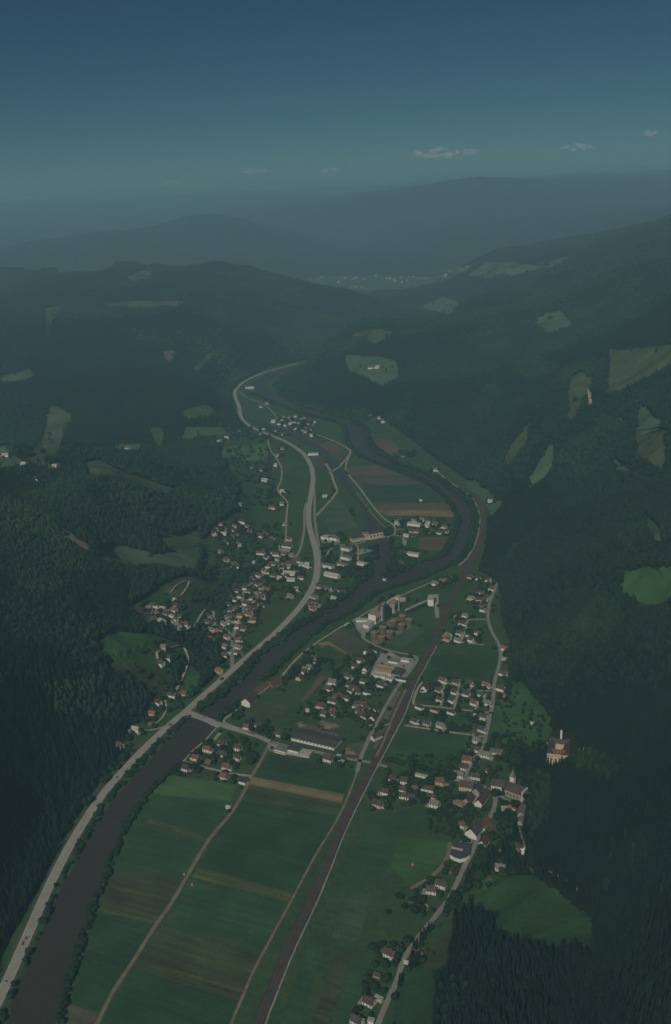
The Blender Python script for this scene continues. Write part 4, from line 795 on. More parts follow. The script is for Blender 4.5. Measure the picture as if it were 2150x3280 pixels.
def lathe(prof, seg=20):
    V, F = [], []
    for r_, z in prof: V += [(r_ * math.cos(2 * math.pi * i / seg), r_ * math.sin(2 * math.pi * i / seg), z) for i in range(seg)]
    for k in range(len(prof) - 1): F += [(k * seg + i, k * seg + (i + 1) % seg, (k + 1) * seg + (i + 1) % seg, (k + 1) * seg + i) for i in range(seg)]
    F.append(tuple(range((len(prof) - 1) * seg, len(prof) * seg))); return V, F
body_m = mesh('body', *lathe([(6.6, -1), (6.6, 4), (6.75, 4.02), (6.75, 4.3), (6.6, 4.32), (6.6, 8.2), (6.75, 8.22), (6.75, 8.5), (6.6, 8.52), (6.6, 12)]), 'silo_tan')
cap_m = mesh('cap', *lathe([(6.9, 12.0), (6.9, 12.35), (2.0, 14.0), (1.2, 14.05), (1.2, 14.8), (0.2, 14.9)]), 'silo_cap')
ladder_m = mesh('ladder', *(lambda V, F: (boxv(-.3, .3, -6.95, -6.62, 0, 12, V, F), (V, F))[1])([], []), 'steel_dark')
RW = {0: 'front', 1: 'back'}; PS = ['leftmost', 'second from left', 'third from left', 'rightmost']
for rw, row in enumerate((((1223, 2058), (1250, 2042), (1287, 2019), (1311, 2003)), ((1200, 2045), (1227, 2028), (1262, 2007), (1289, 1991)))):
    for k, px in enumerate(row):
        P = ground([px])[0]; s = link('grain_silo', None, None, (P[0], P[1], 0), 0.3)
        link('body', body_m, s); link('cap', cap_m, s); link('ladder', ladder_m, s); HOUSE_XY.append((P[0], P[1], 9))
        tag(s, f'round tan grain silo with conical cap, {PS[k]} in the {RW[rw]} row', 'silo', 'grain silos of the plant')
for i, px in enumerate(((1287, 1925), (1294, 1924))):
    P = ground([px])[0]; s = link('storage_tank', None, None, (P[0], P[1], 0)); V, F = lathe([(4.5, -1), (4.5, 5), (4.4, 5.4), (0.3, 6.6)]); part('shell', s, V, F, 'roof_pale'); V, F = lathe([(.4, 6.5), (.4, 7.2), (.1, 7.25)], 8); part('vent', s, V, F, 'roof_grey')
    tag(s, 'round pale tank behind the mill block, ' + ('left' if i == 0 else 'right') + ' one of two', 'tank', 'tanks behind the mill')
# conveyor gantry and loading block
qa, qb = ground([(1299, 1968), (1381, 1936)]); 
c = link('conveyor_gantry', None, None, (qa[0], qa[1], 0), math.atan2(qb[1] - qa[1], qb[0] - qa[0])); Lc = float(np.linalg.norm(qb - qa))
V = [(0, -1.3, 7), (0, 1.3, 7), (0, 1.3, 9.6), (0, -1.3, 9.6), (Lc - 5, -1.3, 10), (Lc - 5, 1.3, 10), (Lc - 5, 1.3, 12.6), (Lc - 5, -1.3, 12.6)]
part('gallery', c, V, [(0, 3, 2, 1), (4, 5, 6, 7), (0, 1, 5, 4), (1, 2, 6, 5), (2, 3, 7, 6), (3, 0, 4, 7)], 'roof_pale')
for k in range(4):
    x = Lc * (k + .6) / 4.6; boxpart('trestle', c, (x - .35, x + .35, -1.2, 1.2, -1, 7 + 3 * x / Lc), 'steel_dark')
tag(c, 'sloping white conveyor gantry from silos to the loading block', 'conveyor')
x = building('loading_block', ground([(1381, 1934)])[0], R(80), 22, 11, 13, 0, 'F', 'roof_pale', 'wall_white', chimney=False); tag(x, 'pale loading block at the end of the conveyor gantry', 'building')
# hydro power station
e, L = frame_at('power_station', (1130, 1738), (1227, 1718))
t0 = -L / 2; th0, th1 = t0 + L * .42, t0 + L * .54
boxpart('office_wing', e, (t0, th0, 0, 13, -1, 8), 'wall_cream'); V, F = [], []; boxv(t0 - .4, th0, -.4, 13.4, 8.02, 8.7, V, F); part('wing_roof', e, V, F, 'roof_dark')
boxpart('tower', e, (th0 + .02, th1, -1.5, 13, -1, 13.5), 'wall_cream'); boxpart('tower_roof', e, (th0 - .3, th1 + .3, -1.9, 13.4, 13.52, 14.2), 'roof_grey')
boxpart('turbine_hall', e, (th1 + .02, L / 2, -1, 15, -4, 11), 'wall_cream'); boxpart('hall_roof', e, (th1 + .32, L / 2 + .5, -1.4, 15.4, 11.02, 11.8), 'roof_dark')
arch = [(-1.9, 0), (1.9, 0)] + [(1.9 * math.cos(math.pi * i / 8), 3.2 + 1.9 * math.sin(math.pi * i / 8)) for i in range(9)]
av = [(x, -.06, z) for x, z in arch] + [(x, .05, z) for x, z in arch]; na = len(arch)
arch_m = mesh('arched_window', av, [tuple(range(na)), tuple(range(2 * na - 1, na - 1, -1))] + [(i, i + na, (i + 1) % na + na, (i + 1) % na) for i in range(na)], 'glass')
for i in range(4): link('arched_window', arch_m, e, (th1 + (L / 2 - th1) * (i + .6) / 4.2, -1.08, 3.0))
for i in range(9): link('window', window_mesh(1.6, 2.2), e, (t0 + (th0 - t0) * (i + .5) / 9, -.04, 4))
for i in range(3): link('window', window_mesh(1.3, 2.6), e, ((th0 + th1) / 2 - 2.4 + i * 2.4, -1.55, 8.5))
boxpart('outlet_wall', e, (th1 - 2, L / 2 + 4, -7, -1.05, -4, 1.2), 'wall_stone')
for i in range(5): boxpart('outlet_pier', e, (th1 + 1 + i * (L / 2 - th1 - 2) / 4.2, th1 + 2.4 + i * (L / 2 - th1 - 2) / 4.2, -9, -7.02, -4, .6), 'wall_stone')
tag(e, 'cream power station with arched windows and tower across the canal', 'power station')
# swimming pool
e, L = frame_at('swimming_pool', (1180, 1770), (1194, 1765)); W_ = 22
boxpart('deck', e, (-L / 2 - 5, L / 2 + 3, -3, W_ + 3, -.5, .5), 'concrete'); boxpart('water', e, (-L / 2, L / 2, 0, W_, .1, .6), 'pool_water'); boxpart('terrace', e, (-L / 2 - 22, -L / 2 - 5.02, 4, 16, -.5, .45), 'concrete')
tag(e, 'turquoise outdoor swimming pool below the power station', 'pool')
# church
e, L = frame_at('church', (1621.5, 2550), (1665, 2567)); L = 24; Wn = 14; Hn = 9; e.location.z = .5
def gable(name, par, x0, x1, y0, y1, h, r, mw, mr):
    V = [(x0, y0, -3), (x1, y0, -3), (x1, y1, -3), (x0, y1, -3), (x0, y0, h), (x1, y0, h), (x1, y1, h), (x0, y1, h), (x0, (y0 + y1) / 2, h + r), (x1, (y0 + y1) / 2, h + r)]
    wpart = part(name, par, V, [(0, 1, 5, 4), (2, 3, 7, 6), (1, 2, 6, 9, 5), (3, 0, 4, 8, 7), (4, 5, 9, 8), (6, 7, 8, 9)], mw)
    yc = (y0 + y1) / 2; k = r / ((y1 - y0) / 2); V, F = [], []
    for s, yy in ((-1, y0 - .5), (1, y1 + .5)):
        n0 = len(V); ze = h - .5 * k + .1
        V += [(x0 - .3, yy, ze), (x1 + .1, yy, ze), (x1 + .1, yc, h + r + .1), (x0 - .3, yc, h + r + .1), (x0 - .3, yy, ze + .3), (x1 + .1, yy, ze + .3), (x1 + .1, yc, h + r + .4), (x0 - .3, yc, h + r + .4)]
        F += [tuple(n0 + i for i in f) for f in ((0, 3, 2, 1), (4, 5, 6, 7), (0, 1, 5, 4), (1, 2, 6, 5), (2, 3, 7, 6), (3, 0, 4, 7))]
    part(name + '_roof', par, V, F, mr); return wpart
gable('nave', e, -L / 2, L / 2, 0, Wn, Hn, 8.2, 'wall_stone', 'roof_brown')
boxpart('gable_wall', e, (L / 2 + .12, L / 2 + .9, -.3, Wn + .3, -3, Hn + 4.5), 'wall_white')
gable('chancel', e, L / 2 + .92, L / 2 + 7, 2, Wn - 2, 7, 5.5, 'wall_stone', 'roof_brown')
tw = boxpart('tower', e, (-L / 2 - .5, -L / 2 + 5, Wn - .5, Wn + 5, -3, 20), 'wall_white')
cx, cy = -L / 2 + 2.25, Wn + 2.25
V = [(cx - 3, cy - 3, 20), (cx + 3, cy - 3, 20), (cx + 3, cy + 3, 20), (cx - 3, cy + 3, 20), (cx, cy, 31)]
sp = part('spire', e, V, [(0, 1, 4), (1, 2, 4), (2, 3, 4), (3, 0, 4), (0, 3, 2, 1)], 'roof_grey'); boxpart('cross', sp, (cx - .1, cx + .1, cy - .1, cy + .1, 30.8, 33), 'steel_dark')
for i in range(4):
    o = link('arched_window', arch_m, e, (-L / 2 + 4.5 + i * 4.6, -.03, 1.4)); o.scale = (.42, 1, .95)
for i in range(5): boxpart('buttress', e, (-L / 2 + 2 + i * 4.6, -L / 2 + 2.8 + i * 4.6, -1.3, -.02, -3, 6), 'wall_stone')
tag(e, 'stone church with steep brown roof and spired white tower', 'church')
e = building('rectory', ground([(1598, 2516)], 3)[0], wang((1574, 2520), (1615, 2528)), 17, 12, 6, 5.5, 'G', 'roof_brown', 'wall_white', True); tag(e, 'long brown roofed white rectory directly left of the church', 'house')
for px, ang, Ln, Wd, Hh, rs, rm, wm, lab in (
  ((1496, 2518), wang((1480, 2530), (1512, 2536)), 18, 13, 6.5, 5, 'roof_brown', 'wall_cream', 'cream inn with brown roof at the road bend'),
  ((1529, 2528), wang((1520, 2545), (1540, 2505)), 16, 10, 5, 5, 'roof_dark', 'wall_grey', 'dark roofed stable beside the cream inn'),
  ((1547, 2556), wang((1532, 2582), (1562, 2540)), 30, 10, 5, 5, 'roof_brown', 'wall_white', 'long brown roofed farm wing with white gable facing church square'),
  ((1501, 2560), wang((1490, 2575), (1510, 2545)), 17, 11, 5, 5, 'roof_brown', 'wall_grey', 'brown roofed barn left of the gravel farmyard'),
  ((1471, 2567), wang((1460, 2562), (1485, 2574)), 14, 7, 3.5, 3, 'roof_orange', 'wall_grey', 'low orange roofed byre left of the gravel farmyard'),
  ((1550, 2636), wang((1537, 2660), (1562, 2622)), 20, 9, 4.5, 4.5, 'roof_red', 'wall_white', 'red roofed long house along the village road'),
  ((1519, 2662), wang((1505, 2685), (1532, 2650)), 20, 15, 6, 7, 'roof_dark', 'wall_white', 'dark roofed farmhouse with broad white gable by the road'),
  ((1671, 2595), wang((1668, 2612), (1674, 2578)), 20, 8, 4, 4, 'roof_grey', 'wall_grey', 'long weathered grey building below the church'),
  ((1669, 2626), wang((1664, 2640), (1674, 2612)), 11, 7, 4, 3, 'roof_grey', 'wall_grey', 'small weathered grey building below the church'),
  ((1350, 2480), wang((1334, 2476), (1366, 2484)), 16, 4, 3, 0, 'roof_pale', 'wall_white', 'long narrow white garage behind the dark hedge'),
  ((1618, 2590), wang((1606, 2592), (1630, 2594)), 9, 10, 4, 0, 'roof_pale', 'wall_white', 'pale flat roofed building left of the orange shed')):
    e = building('farm_building' if rs else 'flat_roofed_building', ground([px], 4)[0], ang, Ln, Wd, Hh, rs, 'G' if rs else 'F', rm, wm, windows=rs > 4.6); tag(e, lab, 'building', 'farm buildings of the church village')
# round chapel
P = ground([(1676, 2733)])[0]; z = max(float(height([P])[0]), 0); e = link('chapel', None, None, (P[0], P[1], z), wang((1650, 2712), (1676, 2733)))
V, F = lathe([(3.6, -3), (3.6, 6), (3.5, 6.2), (.2, 7.2)], 16); part('apse', e, V, F, 'wall_white'); gable('nave', e, -13, 0, -3, 3, 5, 3.5, 'wall_grey', 'roof_brown')
tag(e, 'chapel with round white end and brown roof at the forest edge', 'chapel'); HOUSE_XY.append((P[0], P[1], 12))
# dark flat-roofed hall with curved wall
q = ground([(1453, 2701), (1511, 2706), (1506, 2742), (1492, 2752), (1474, 2757), (1458, 2752), (1441, 2742)], 3); cen = q.mean(0); ql = q - cen
e = link('workshop_hall', None, None, (cen[0], cen[1], 0)); k = len(ql)
def prism(poly, z0, z1):
    k = len(poly); V = [(x, y, z0) for x, y in poly] + [(x, y, z1) for x, y in poly]
    a = sum(poly[i][0] * poly[(i + 1) % k][1] - poly[(i + 1) % k][0] * poly[i][1] for i in range(k)); o = list(range(k)) if a > 0 else list(range(k))[::-1]
    return V, [tuple(o[::-1]), tuple(i + k for i in o)] + [(o[i], o[(i + 1) % k], o[(i + 1) % k] + k, o[i] + k) for i in range(k)]
part('wall', e, *prism((ql * .985).tolist(), -1, 5), 'wall_white'); rf = part('roof', e, *prism(ql.tolist(), 5.02, 5.4), 'roof_dark')
sk = ground([(1450, 2718), (1480, 2725)], 5) - cen; a = math.atan2(sk[1, 1] - sk[0, 1], sk[1, 0] - sk[0, 0]); o = boxpart('skylight', rf, (-7, 7, -.9, .9, 0, 1.6), 'roof_pale'); o.location = (*sk.mean(0), 5.42); o.rotation_euler.z = a
tag(e, 'black flat roofed hall with curved white front wall by the road', 'hall'); HOUSE_XY.append((cen[0], cen[1], 18))
# castle
P = ground([(1790, 2437)], 2)[0]; e = link('castle', None, None, (P[0], P[1], float(height([P])[0])), wang((1758, 2434), (1823, 2442))); HOUSE_XY.append((P[0] + 4, P[1] + 20, 22)); L = 30; Dp = 36; w_ = 9; Hc_ = 11.5
def wing(nm, x0, x1, y0, y1, h, rise, along, mr):
    wpart = boxpart(nm, e, (x0, x1, y0, y1, -10, h), 'wall_cream'); o = .5
    if along == 'x': V = [(x0 - o, y0 - o, h + .02), (x1 + o, y0 - o, h + .02), (x1 + o, y1 + o, h + .02), (x0 - o, y1 + o, h + .02), (x0 - o, (y0 + y1) / 2, h + rise), (x1 + o, (y0 + y1) / 2, h + rise)]; F = [(0, 1, 5, 4), (2, 3, 4, 5), (1, 2, 5), (3, 0, 4), (0, 3, 2, 1)]
    else: V = [(x0 - o, y0 - o, h + .02), (x1 + o, y0 - o, h + .02), (x1 + o, y1 + o, h + .02), (x0 - o, y1 + o, h + .02), ((x0 + x1) / 2, y0 - o, h + rise), ((x0 + x1) / 2, y1 + o, h + rise)]; F = [(1, 2, 5, 4), (3, 0, 4, 5), (0, 1, 4), (2, 3, 5), (0, 3, 2, 1)]
    part(nm + '_roof', wpart, V, F, mr)
wing('front_wing', -L / 2 + 5, L / 2 - 7, .3, 10, Hc_ - .4, 4.5, 'x', 'roof_red'); wing('left_wing', -L / 2, -L / 2 + 8, 0, Dp, Hc_, 4.2, 'y', 'roof_brown'); wing('right_wing', L / 2 - 10, L / 2, 0, Dp, Hc_, 4.4, 'y', 'roof_brown'); wing('rear_wing', -L / 2 + .3, L / 2 - .3, Dp - 11, Dp - .3, Hc_ + .5, 4.4, 'x', 'roof_brown')
for i in range(7):
    for zz in (2.5, 7.2): link('window', window_mesh(1.2, 1.7), e, (-L / 2 + 2.2 + i * (L - 4.4) / 6, (-.04 if i in (0, 1, 5, 6) else .26), zz))
boxpart('chimney_tower', e, (-1.2, 1.2, Dp - 5, Dp - 2.6, 8, 28), 'wall_white'); boxpart('retaining_wall', e, (L / 2 - 5, L / 2 + 1, -4, -.1, -10, 7), 'wall_stone')
tag(e, 'four winged hillside castle with cream front and partly red roof', 'castle')
for i, px in enumerate(((1745, 2386), (1866, 2402))):
    P = ground([px], 2)[0]; x = building('ruined_wall', P, 0.4, 9, 2, 4, 0, 'F', 'rubble', 'wall_stone', chimney=False); tag(x, 'ruined stone wall %s of the castle' % ('left' if i == 0 else 'right'), 'ruin')
# river bridge
q = at_h([(600, 2284), (702, 2323)]); Lb = float(np.linalg.norm(q[1] - q[0])); mid = q.mean(0)
br = link('river_bridge', None, None, (mid[0], mid[1], 0), math.atan2(q[1, 1] - q[0, 1], q[1, 0] - q[0, 0]))
boxpart('deck', br, (-Lb / 2, Lb / 2, -5.2, 5.2, .95, 1.7), 'concrete')
boxpart('carriageway', br, (-Lb / 2 - 2, Lb / 2 + 2, -3.8, 3.8, 1.2, 1.76), 'highway')
for s in (-1, 1):
    nn = 16; V, F = [], []
    for i in range(nn + 1):
        x = -Lb / 2 + Lb * i / nn; u = 2 * i / nn - 1; zb = .9 - .6 - 3.0 * abs(u) ** 2.2 * 1.0
        V += [(x, s * 4.9, .95), (x, s * 4.9, zb), (x, s * 4.3, .95), (x, s * 4.3, zb)]
    for i in range(nn):
        k = i * 4; F += [(k, k + 1, k + 5, k + 4), (k + 2, k + 6, k + 7, k + 3), (k + 1, k + 3, k + 7, k + 5), (k, k + 4, k + 6, k + 2)]
    part('arch_girder', br, V, F, 'wall_grey')
    V, F = [], []
    boxv(-Lb / 2, Lb / 2, s * 5.05 - .06, s * 5.05 + .06, 2.6, 2.75, V, F)
    for i in range(int(Lb / 3)): x = -Lb / 2 + 1 + i * 3; boxv(x - .06, x + .06, s * 5.05 - .05, s * 5.05 + .05, 1.7, 2.6, V, F)
    part('railing', br, V, F, 'frame')
for s in (-1, 1): boxpart('abutment', br, (s * Lb / 2 - 4, s * Lb / 2 + 4, -5.6, 5.6, -4, .93), 'wall_stone')
tag(br, 'flat arched concrete bridge over the river beside the highway', 'bridge')
q = at_h([(1057, 1515), (1088, 1496)]); mid = q.mean(0); Lb = float(np.linalg.norm(q[1] - q[0]))
br = link('canal_bridge', None, None, (mid[0], mid[1], 0), math.atan2(q[1, 1] - q[0, 1], q[1, 0] - q[0, 0]))
boxpart('deck', br, (-Lb / 2, Lb / 2, -3.6, 3.6, -.35, .4), 'concrete')
for s in (-1, 1): boxpart('parapet', br, (-Lb / 2, Lb / 2, s * 3.5 - .15, s * 3.5 + .15, .41, 1.5), 'concrete')
for s in (-.25, .25): boxpart('pier', br, (s * Lb - .8, s * Lb + .8, -3, 3, -4, -.36), 'wall_stone')
tag(br, 'small concrete bridge over the upper canal', 'bridge')
# small things in the fields
e = building('field_shed', ground([(733, 2590)])[0], ROWS, 6, 4, 3, 1.6, 'G', 'roof_pale', 'wall_white', chimney=False); tag(e, 'tiny white shed on the verge of the straight field road', 'shed')
e = building('river_hut', ground([(1232, 1857)])[0], ROWS, 7, 4, 2, 0, 'F', 'roof_pale', 'wall_white', chimney=False); tag(e, 'pale landing on the tip between river and tailrace', 'landing')
e = building('garden_tent', ground([(1365, 2910)])[0], 1.2, 6, 3, 1.6, 1.2, 'G', 'roof_pale', 'wall_white', chimney=False); tag(e, 'small white tent on the grass left of lower road', 'tent')
plain_mat('hay', (0.36, 0.17, 0.07), 0.95, 0.3, 0.8)
for i, (px, lab) in enumerate((((617, 2836), 'orange brown hay stack right of the field road'), ((591, 2803), 'orange brown hay stack left of the field road'), ((1322, 2772), 'orange hay stack in the meadow left of the black hall'))):
    P = ground([px])[0]; V, F = lathe([(1.6, -.3), (1.9, .8), (1.6, 2.0), (.8, 3.0), (.15, 3.5)], 10)
    V = [(x * (1 + .15 * math.sin(3 * z + 7 * x)), y * (1 + .12 * math.cos(2 * z + 5 * y)), z) for x, y, z in V]
    o = link('hay_stack', mesh('hay_stack', V, F, 'hay'), None, (P[0], P[1], 0)); tag(o, lab, 'hay stack')
# rubble heaps on the building sites
for i, (px, r_, lab) in enumerate((((1052, 2322), 14, 'large pale gravel heap above the long barn'), ((965, 2322), 8, 'small gravel heap left above the long barn'), ((1120, 2408), 11, 'gravel heap in the yard right of the long barn'))):
    P = ground([px])[0]; g = np.linspace(-1, 1, 15); V, F = [], []
    for a in g:
        for b_ in g:
            rr = math.hypot(a, b_); V.append((a * r_ * .8, b_ * r_ * 1.1, -.2 + max(0, 1 - rr * (1.25 + .3 * math.sin(3 * math.atan2(b_, a) + i) + .2 * math.sin(7 * math.atan2(b_, a)))) * 2.2 + (random.random() - .35) * .55))
    F = [(i_ * 15 + j, i_ * 15 + 15 + j, i_ * 15 + 16 + j, i_ * 15 + 1 + j) for i_ in range(14) for j in range(14)]
    o = link('gravel_heap', mesh('gravel_heap', V, F, 'dirt'), None, (P[0], P[1], .1), .6); tag(o, lab, 'gravel heap')
# vehicles on the highway
plain_mat('tyre', (0.02, 0.02, 0.02), 0.9, 0.1)
def car(px, line, col, lab, truck=False):
    P = ground([px])[0]; k = int(np.argmin(np.hypot(*(line - P).T))); k = min(max(k, 1), len(line) - 2); d = line[k + 1] - line[k - 1]
    e = link('truck' if truck else 'car', None, None, (P[0], P[1], .62), math.atan2(d[1], d[0])); L = 8 if truck else 4.4
    pm = plain_mat('paint_' + lab.split()[0], col, 0.35, 0.05, 0.5, 0.5)
    V, F = [], []; boxv(-L / 2, L / 2, -.9, .9, .35, .95 if not truck else 1.0, V, F); part('body', e, V, F, pm)
    if truck: boxpart('cargo_box', e, (-L / 2, L / 2 - 2, -1.1, 1.1, 1.01, 3.2), pm); boxpart('cab', e, (L / 2 - 1.9, L / 2, -1, 1, 1.01, 2.5), pm)
    else:
        V = [(-1.6, -.8, .95), (1.1, -.8, .95), (1.1, .8, .95), (-1.6, .8, .95), (-1.2, -.65, 1.45), (.5, -.65, 1.45), (.5, .65, 1.45), (-1.2, .65, 1.45)]
        part('cabin', e, V, [(0, 1, 5, 4), (1, 2, 6, 5), (2, 3, 7, 6), (3, 0, 4, 7), (4, 5, 6, 7)], 'glass')
    for sx in (-.32, .32):
        for sy in (-.85, .85):
            V, F = lathe([(.32, -.1), (.32, .1)], 12); o = part('wheel', e, V, F, 'tyre'); o.location = (sx * L, sy, .32); o.rotation_euler = (R(90), 0, 0)
    tag(e, lab, 'truck' if truck else 'car', 'vehicles on the highway')
HL = resample(HWY, 7)
car((74, 3024), HL, (.03, .035, .05), 'dark car on the highway near the bottom left corner'); car((84, 3008), HL, (.45, .06, .04), 'red car just ahead of the dark car on highway')
car((20, 3146), HL, (.6, .6, .58), 'white car nearest on the highway at left edge'); car((376, 2492), HL, (.40, .10, .07), 'rusty red car on the highway before the bridge')
car((712, 2178), HL, (.03, .035, .03), 'black truck on the highway beyond the bridge', True); car((655, 2302), HL, (.3, .3, .3), 'grey car crossing the river bridge')
bpy.data.objects['car.004'].location.z = 1.78; bpy.data.objects['car.004'].rotation_euler.z = bpy.data.objects['river_bridge'].rotation_euler.z
# far town in the haze
TOWN = [14, 9, 30, 13]
for poly, n_ in (([(1000, 895), (1040, 885), (1160, 888), (1180, 905), (1060, 908)], 14), ([(1080, 915), (1170, 912), (1180, 925), (1100, 928)], 9), ([(1180, 880), (1300, 882), (1400, 890), (1330, 908), (1240, 905)], 30), ([(1380, 880), (1440, 860), (1520, 842), (1500, 862), (1420, 890)], 13)):
    pa = np.array(poly, float); c_ = 0; PT = []; k = TOWN.index(n_)
    while c_ < n_:
        p_ = pa.min(0) + rng.random(2) * (pa.max(0) - pa.min(0))
        if not in_poly(p_[None], pa)[0]: continue
        PT.append(p_); c_ += 1
    for c_, p_ in enumerate(sorted(PT, key=lambda v: v[0])):
        P = ground([p_])[0]; L = random.choice((10., 14., 20.)); Hh = random.choice((4., 6., 8.))
        e = link('town_block', None, None, (P[0], P[1], max(float(height([P])[0]), 0)), random.uniform(-.3, .3)); tn = ('left part', 'nearer outskirts', 'middle', 'right part')[k]
        link('wall', wall_mesh(L, 12., Hh, 4., 'G', random.choice(('wall_grey', 'wall_stone', 'wall_cream'))), e); link('roof', roof_mesh(L, 12., Hh, 4., 'G', random.choice(('roof_red', 'roof_brown', 'roof_pale'))), e)
        tag(e, f'small pale building in the {tn} of the hazy far town, {["first", "second", "third", "fourth", "fifth", "sixth", "seventh", "eighth", "ninth", "tenth", "eleventh", "twelfth", "thirteenth", "fourteenth", "fifteenth", "sixteenth", "seventeenth", "eighteenth", "nineteenth", "twentieth", "twenty-first", "twenty-second", "twenty-third", "twenty-fourth", "twenty-fifth", "twenty-sixth", "twenty-seventh", "twenty-eighth", "twenty-ninth", "thirtieth"][c_]} from left', 'building', 'buildings of the far town')

# ------------------------------------------------------------------ trees
def leaf_mat(name, c0, c1, c2):
    m, nd, lk, b = new_mat(name, 0.8, 0.15)
    oi = nd.new('ShaderNodeObjectInfo'); g = nd.new('ShaderNodeNewGeometry')
    big = noise(nd, lk, 0.006, 4, oi.outputs['Location'], 0.6); fine = noise(nd, lk, 0.9, 3, g.outputs['Position'])
    r1 = ramp(nd, [(0.36, c0), (0.52, c1), (0.64, c2)]); lk.new(big.outputs[0], r1.inputs[0])
    r2 = ramp(nd, [(0.0, (0.78, 0.8, 0.78)), (1.0, (1.22, 1.2, 1.18))]); lk.new(oi.outputs['Random'], r2.inputs[0])
    r3 = ramp(nd, [(0.3, (0.75, 0.75, 0.75)), (0.7, (1.25, 1.25, 1.25))]); lk.new(fine.outputs[0], r3.inputs[0])
    c = mixc(nd, lk, 1.0, r1.outputs[0], r2.outputs[0], 'MULTIPLY'); c = mixc(nd, lk, 1.0, c, r3.outputs[0], 'MULTIPLY')
    lk.new(c, b.inputs['Base Color'])
    return m
leaf_mat('spruce', (0.008, 0.020, 0.014), (0.010, 0.025, 0.016), (0.013, 0.031, 0.018))
leaf_mat('broadleaf', (0.012, 0.032, 0.017), (0.016, 0.040, 0.019), (0.026, 0.058, 0.023))
leaf_mat('young_leaf', (0.018, 0.044, 0.019), (0.024, 0.056, 0.022), (0.032, 0.070, 0.025))
leaf_mat('garden_leaf', (0.014, 0.036, 0.016), (0.019, 0.046, 0.018), (0.027, 0.060, 0.022))
plain_mat('bark', (0.09, 0.065, 0.045), 0.95, 0.3, 1.0)

def spruce_mesh(seed):
    r = random.Random(seed); V, F = [], []; tiers = 5; seg = 7
    for k in range(tiers):
        z0 = 0.10 + 0.17 * k; z1 = z0 + 0.30 - 0.02 * k; rad = 0.17 * (1 - k / (tiers + 0.3)) + 0.015
        n0 = len(V); ph = r.random() * 6
        for i in range(seg):
            a = ph + 2 * math.pi * i / seg; q = rad * r.uniform(0.72, 1.25); V.append((q * math.cos(a), q * math.sin(a), z0 + r.uniform(-.03, .03)))
            a += math.pi / seg; q = rad * r.uniform(0.45, 0.65); V.append((q * math.cos(a), q * math.sin(a), z0 + r.uniform(.01, .05)))
        V.append((r.uniform(-.01, .01), r.uniform(-.01, .01), min(z1, 1.0) if k < tiers - 1 else 1.0)); t = len(V) - 1
        F += [(n0 + i, n0 + (i + 1) % (2 * seg), t) for i in range(2 * seg)]
    V += [(.016, 0, 0), (-.008, .014, 0), (-.008, -.014, 0), (0, 0, .4)]; k = len(V) - 4; F += [(k, k + 1, k + 3), (k + 1, k + 2, k + 3), (k + 2, k, k + 3)]
    return mesh('spruce', V, F, 'spruce')
def crown_bm(seed, sub, leaves, mat, z0=0.0, wide=0.42):
    r = random.Random(seed); bm = bmesh.new(); bmesh.ops.create_icosphere(bm, subdivisions=sub, radius=1.0)
    lob = [(Vector((r.gauss(0, 1), r.gauss(0, 1), r.gauss(.2, .8))).normalized(), r.uniform(.15, .38)) for _ in range(9)]
    for v in bm.verts:
        d = v.co.normalized(); q = 0.72 + sum(w_ * max(0, d.dot(l)) ** 6 for l, w_ in lob) + r.uniform(-.07, .07)
        v.co = Vector((d.x * q * wide, d.y * q * wide, z0 + 0.60 + d.z * q * 0.40))
    for _ in range(leaves):
        d = Vector((r.gauss(0, 1), r.gauss(0, 1), r.gauss(.15, .9))).normalized(); q = r.uniform(.78, 1.12)
        c = Vector((d.x * q * wide, d.y * q * wide, z0 + .60 + d.z * q * .40)); s = r.uniform(.05, .10)
        u = Vector((r.gauss(0, 1), r.gauss(0, 1), r.gauss(0, .6))).normalized(); v_ = d.cross(u).normalized()
        bm.faces.new([bm.verts.new(c + u * s), bm.verts.new(c - u * s * .5 + v_ * s), bm.verts.new(c - u * s * .5 - v_ * s)])
    me = bpy.data.meshes.new('crown'); bm.to_mesh(me); bm.free(); me.materials.append(MATS[mat]); return me
proto = bpy.data.collections.new('tree_prototypes')
for k in range(3): proto.objects.link(bpy.data.objects.new('a_spruce_%d' % k, spruce_mesh(k)))
for k in range(3): proto.objects.link(bpy.data.objects.new('b_broadleaf_%d' % k, crown_bm(20 + k, 2, 70, 'broadleaf')))
for k in range(3): proto.objects.link(bpy.data.objects.new('c_garden_%d' % k, crown_bm(40 + k, 2, 70, 'garden_leaf')))
for k in range(3): proto.objects.link(bpy.data.objects.new('d_young_%d' % k, crown_bm(20 + k, 2, 70, 'young_leaf')))
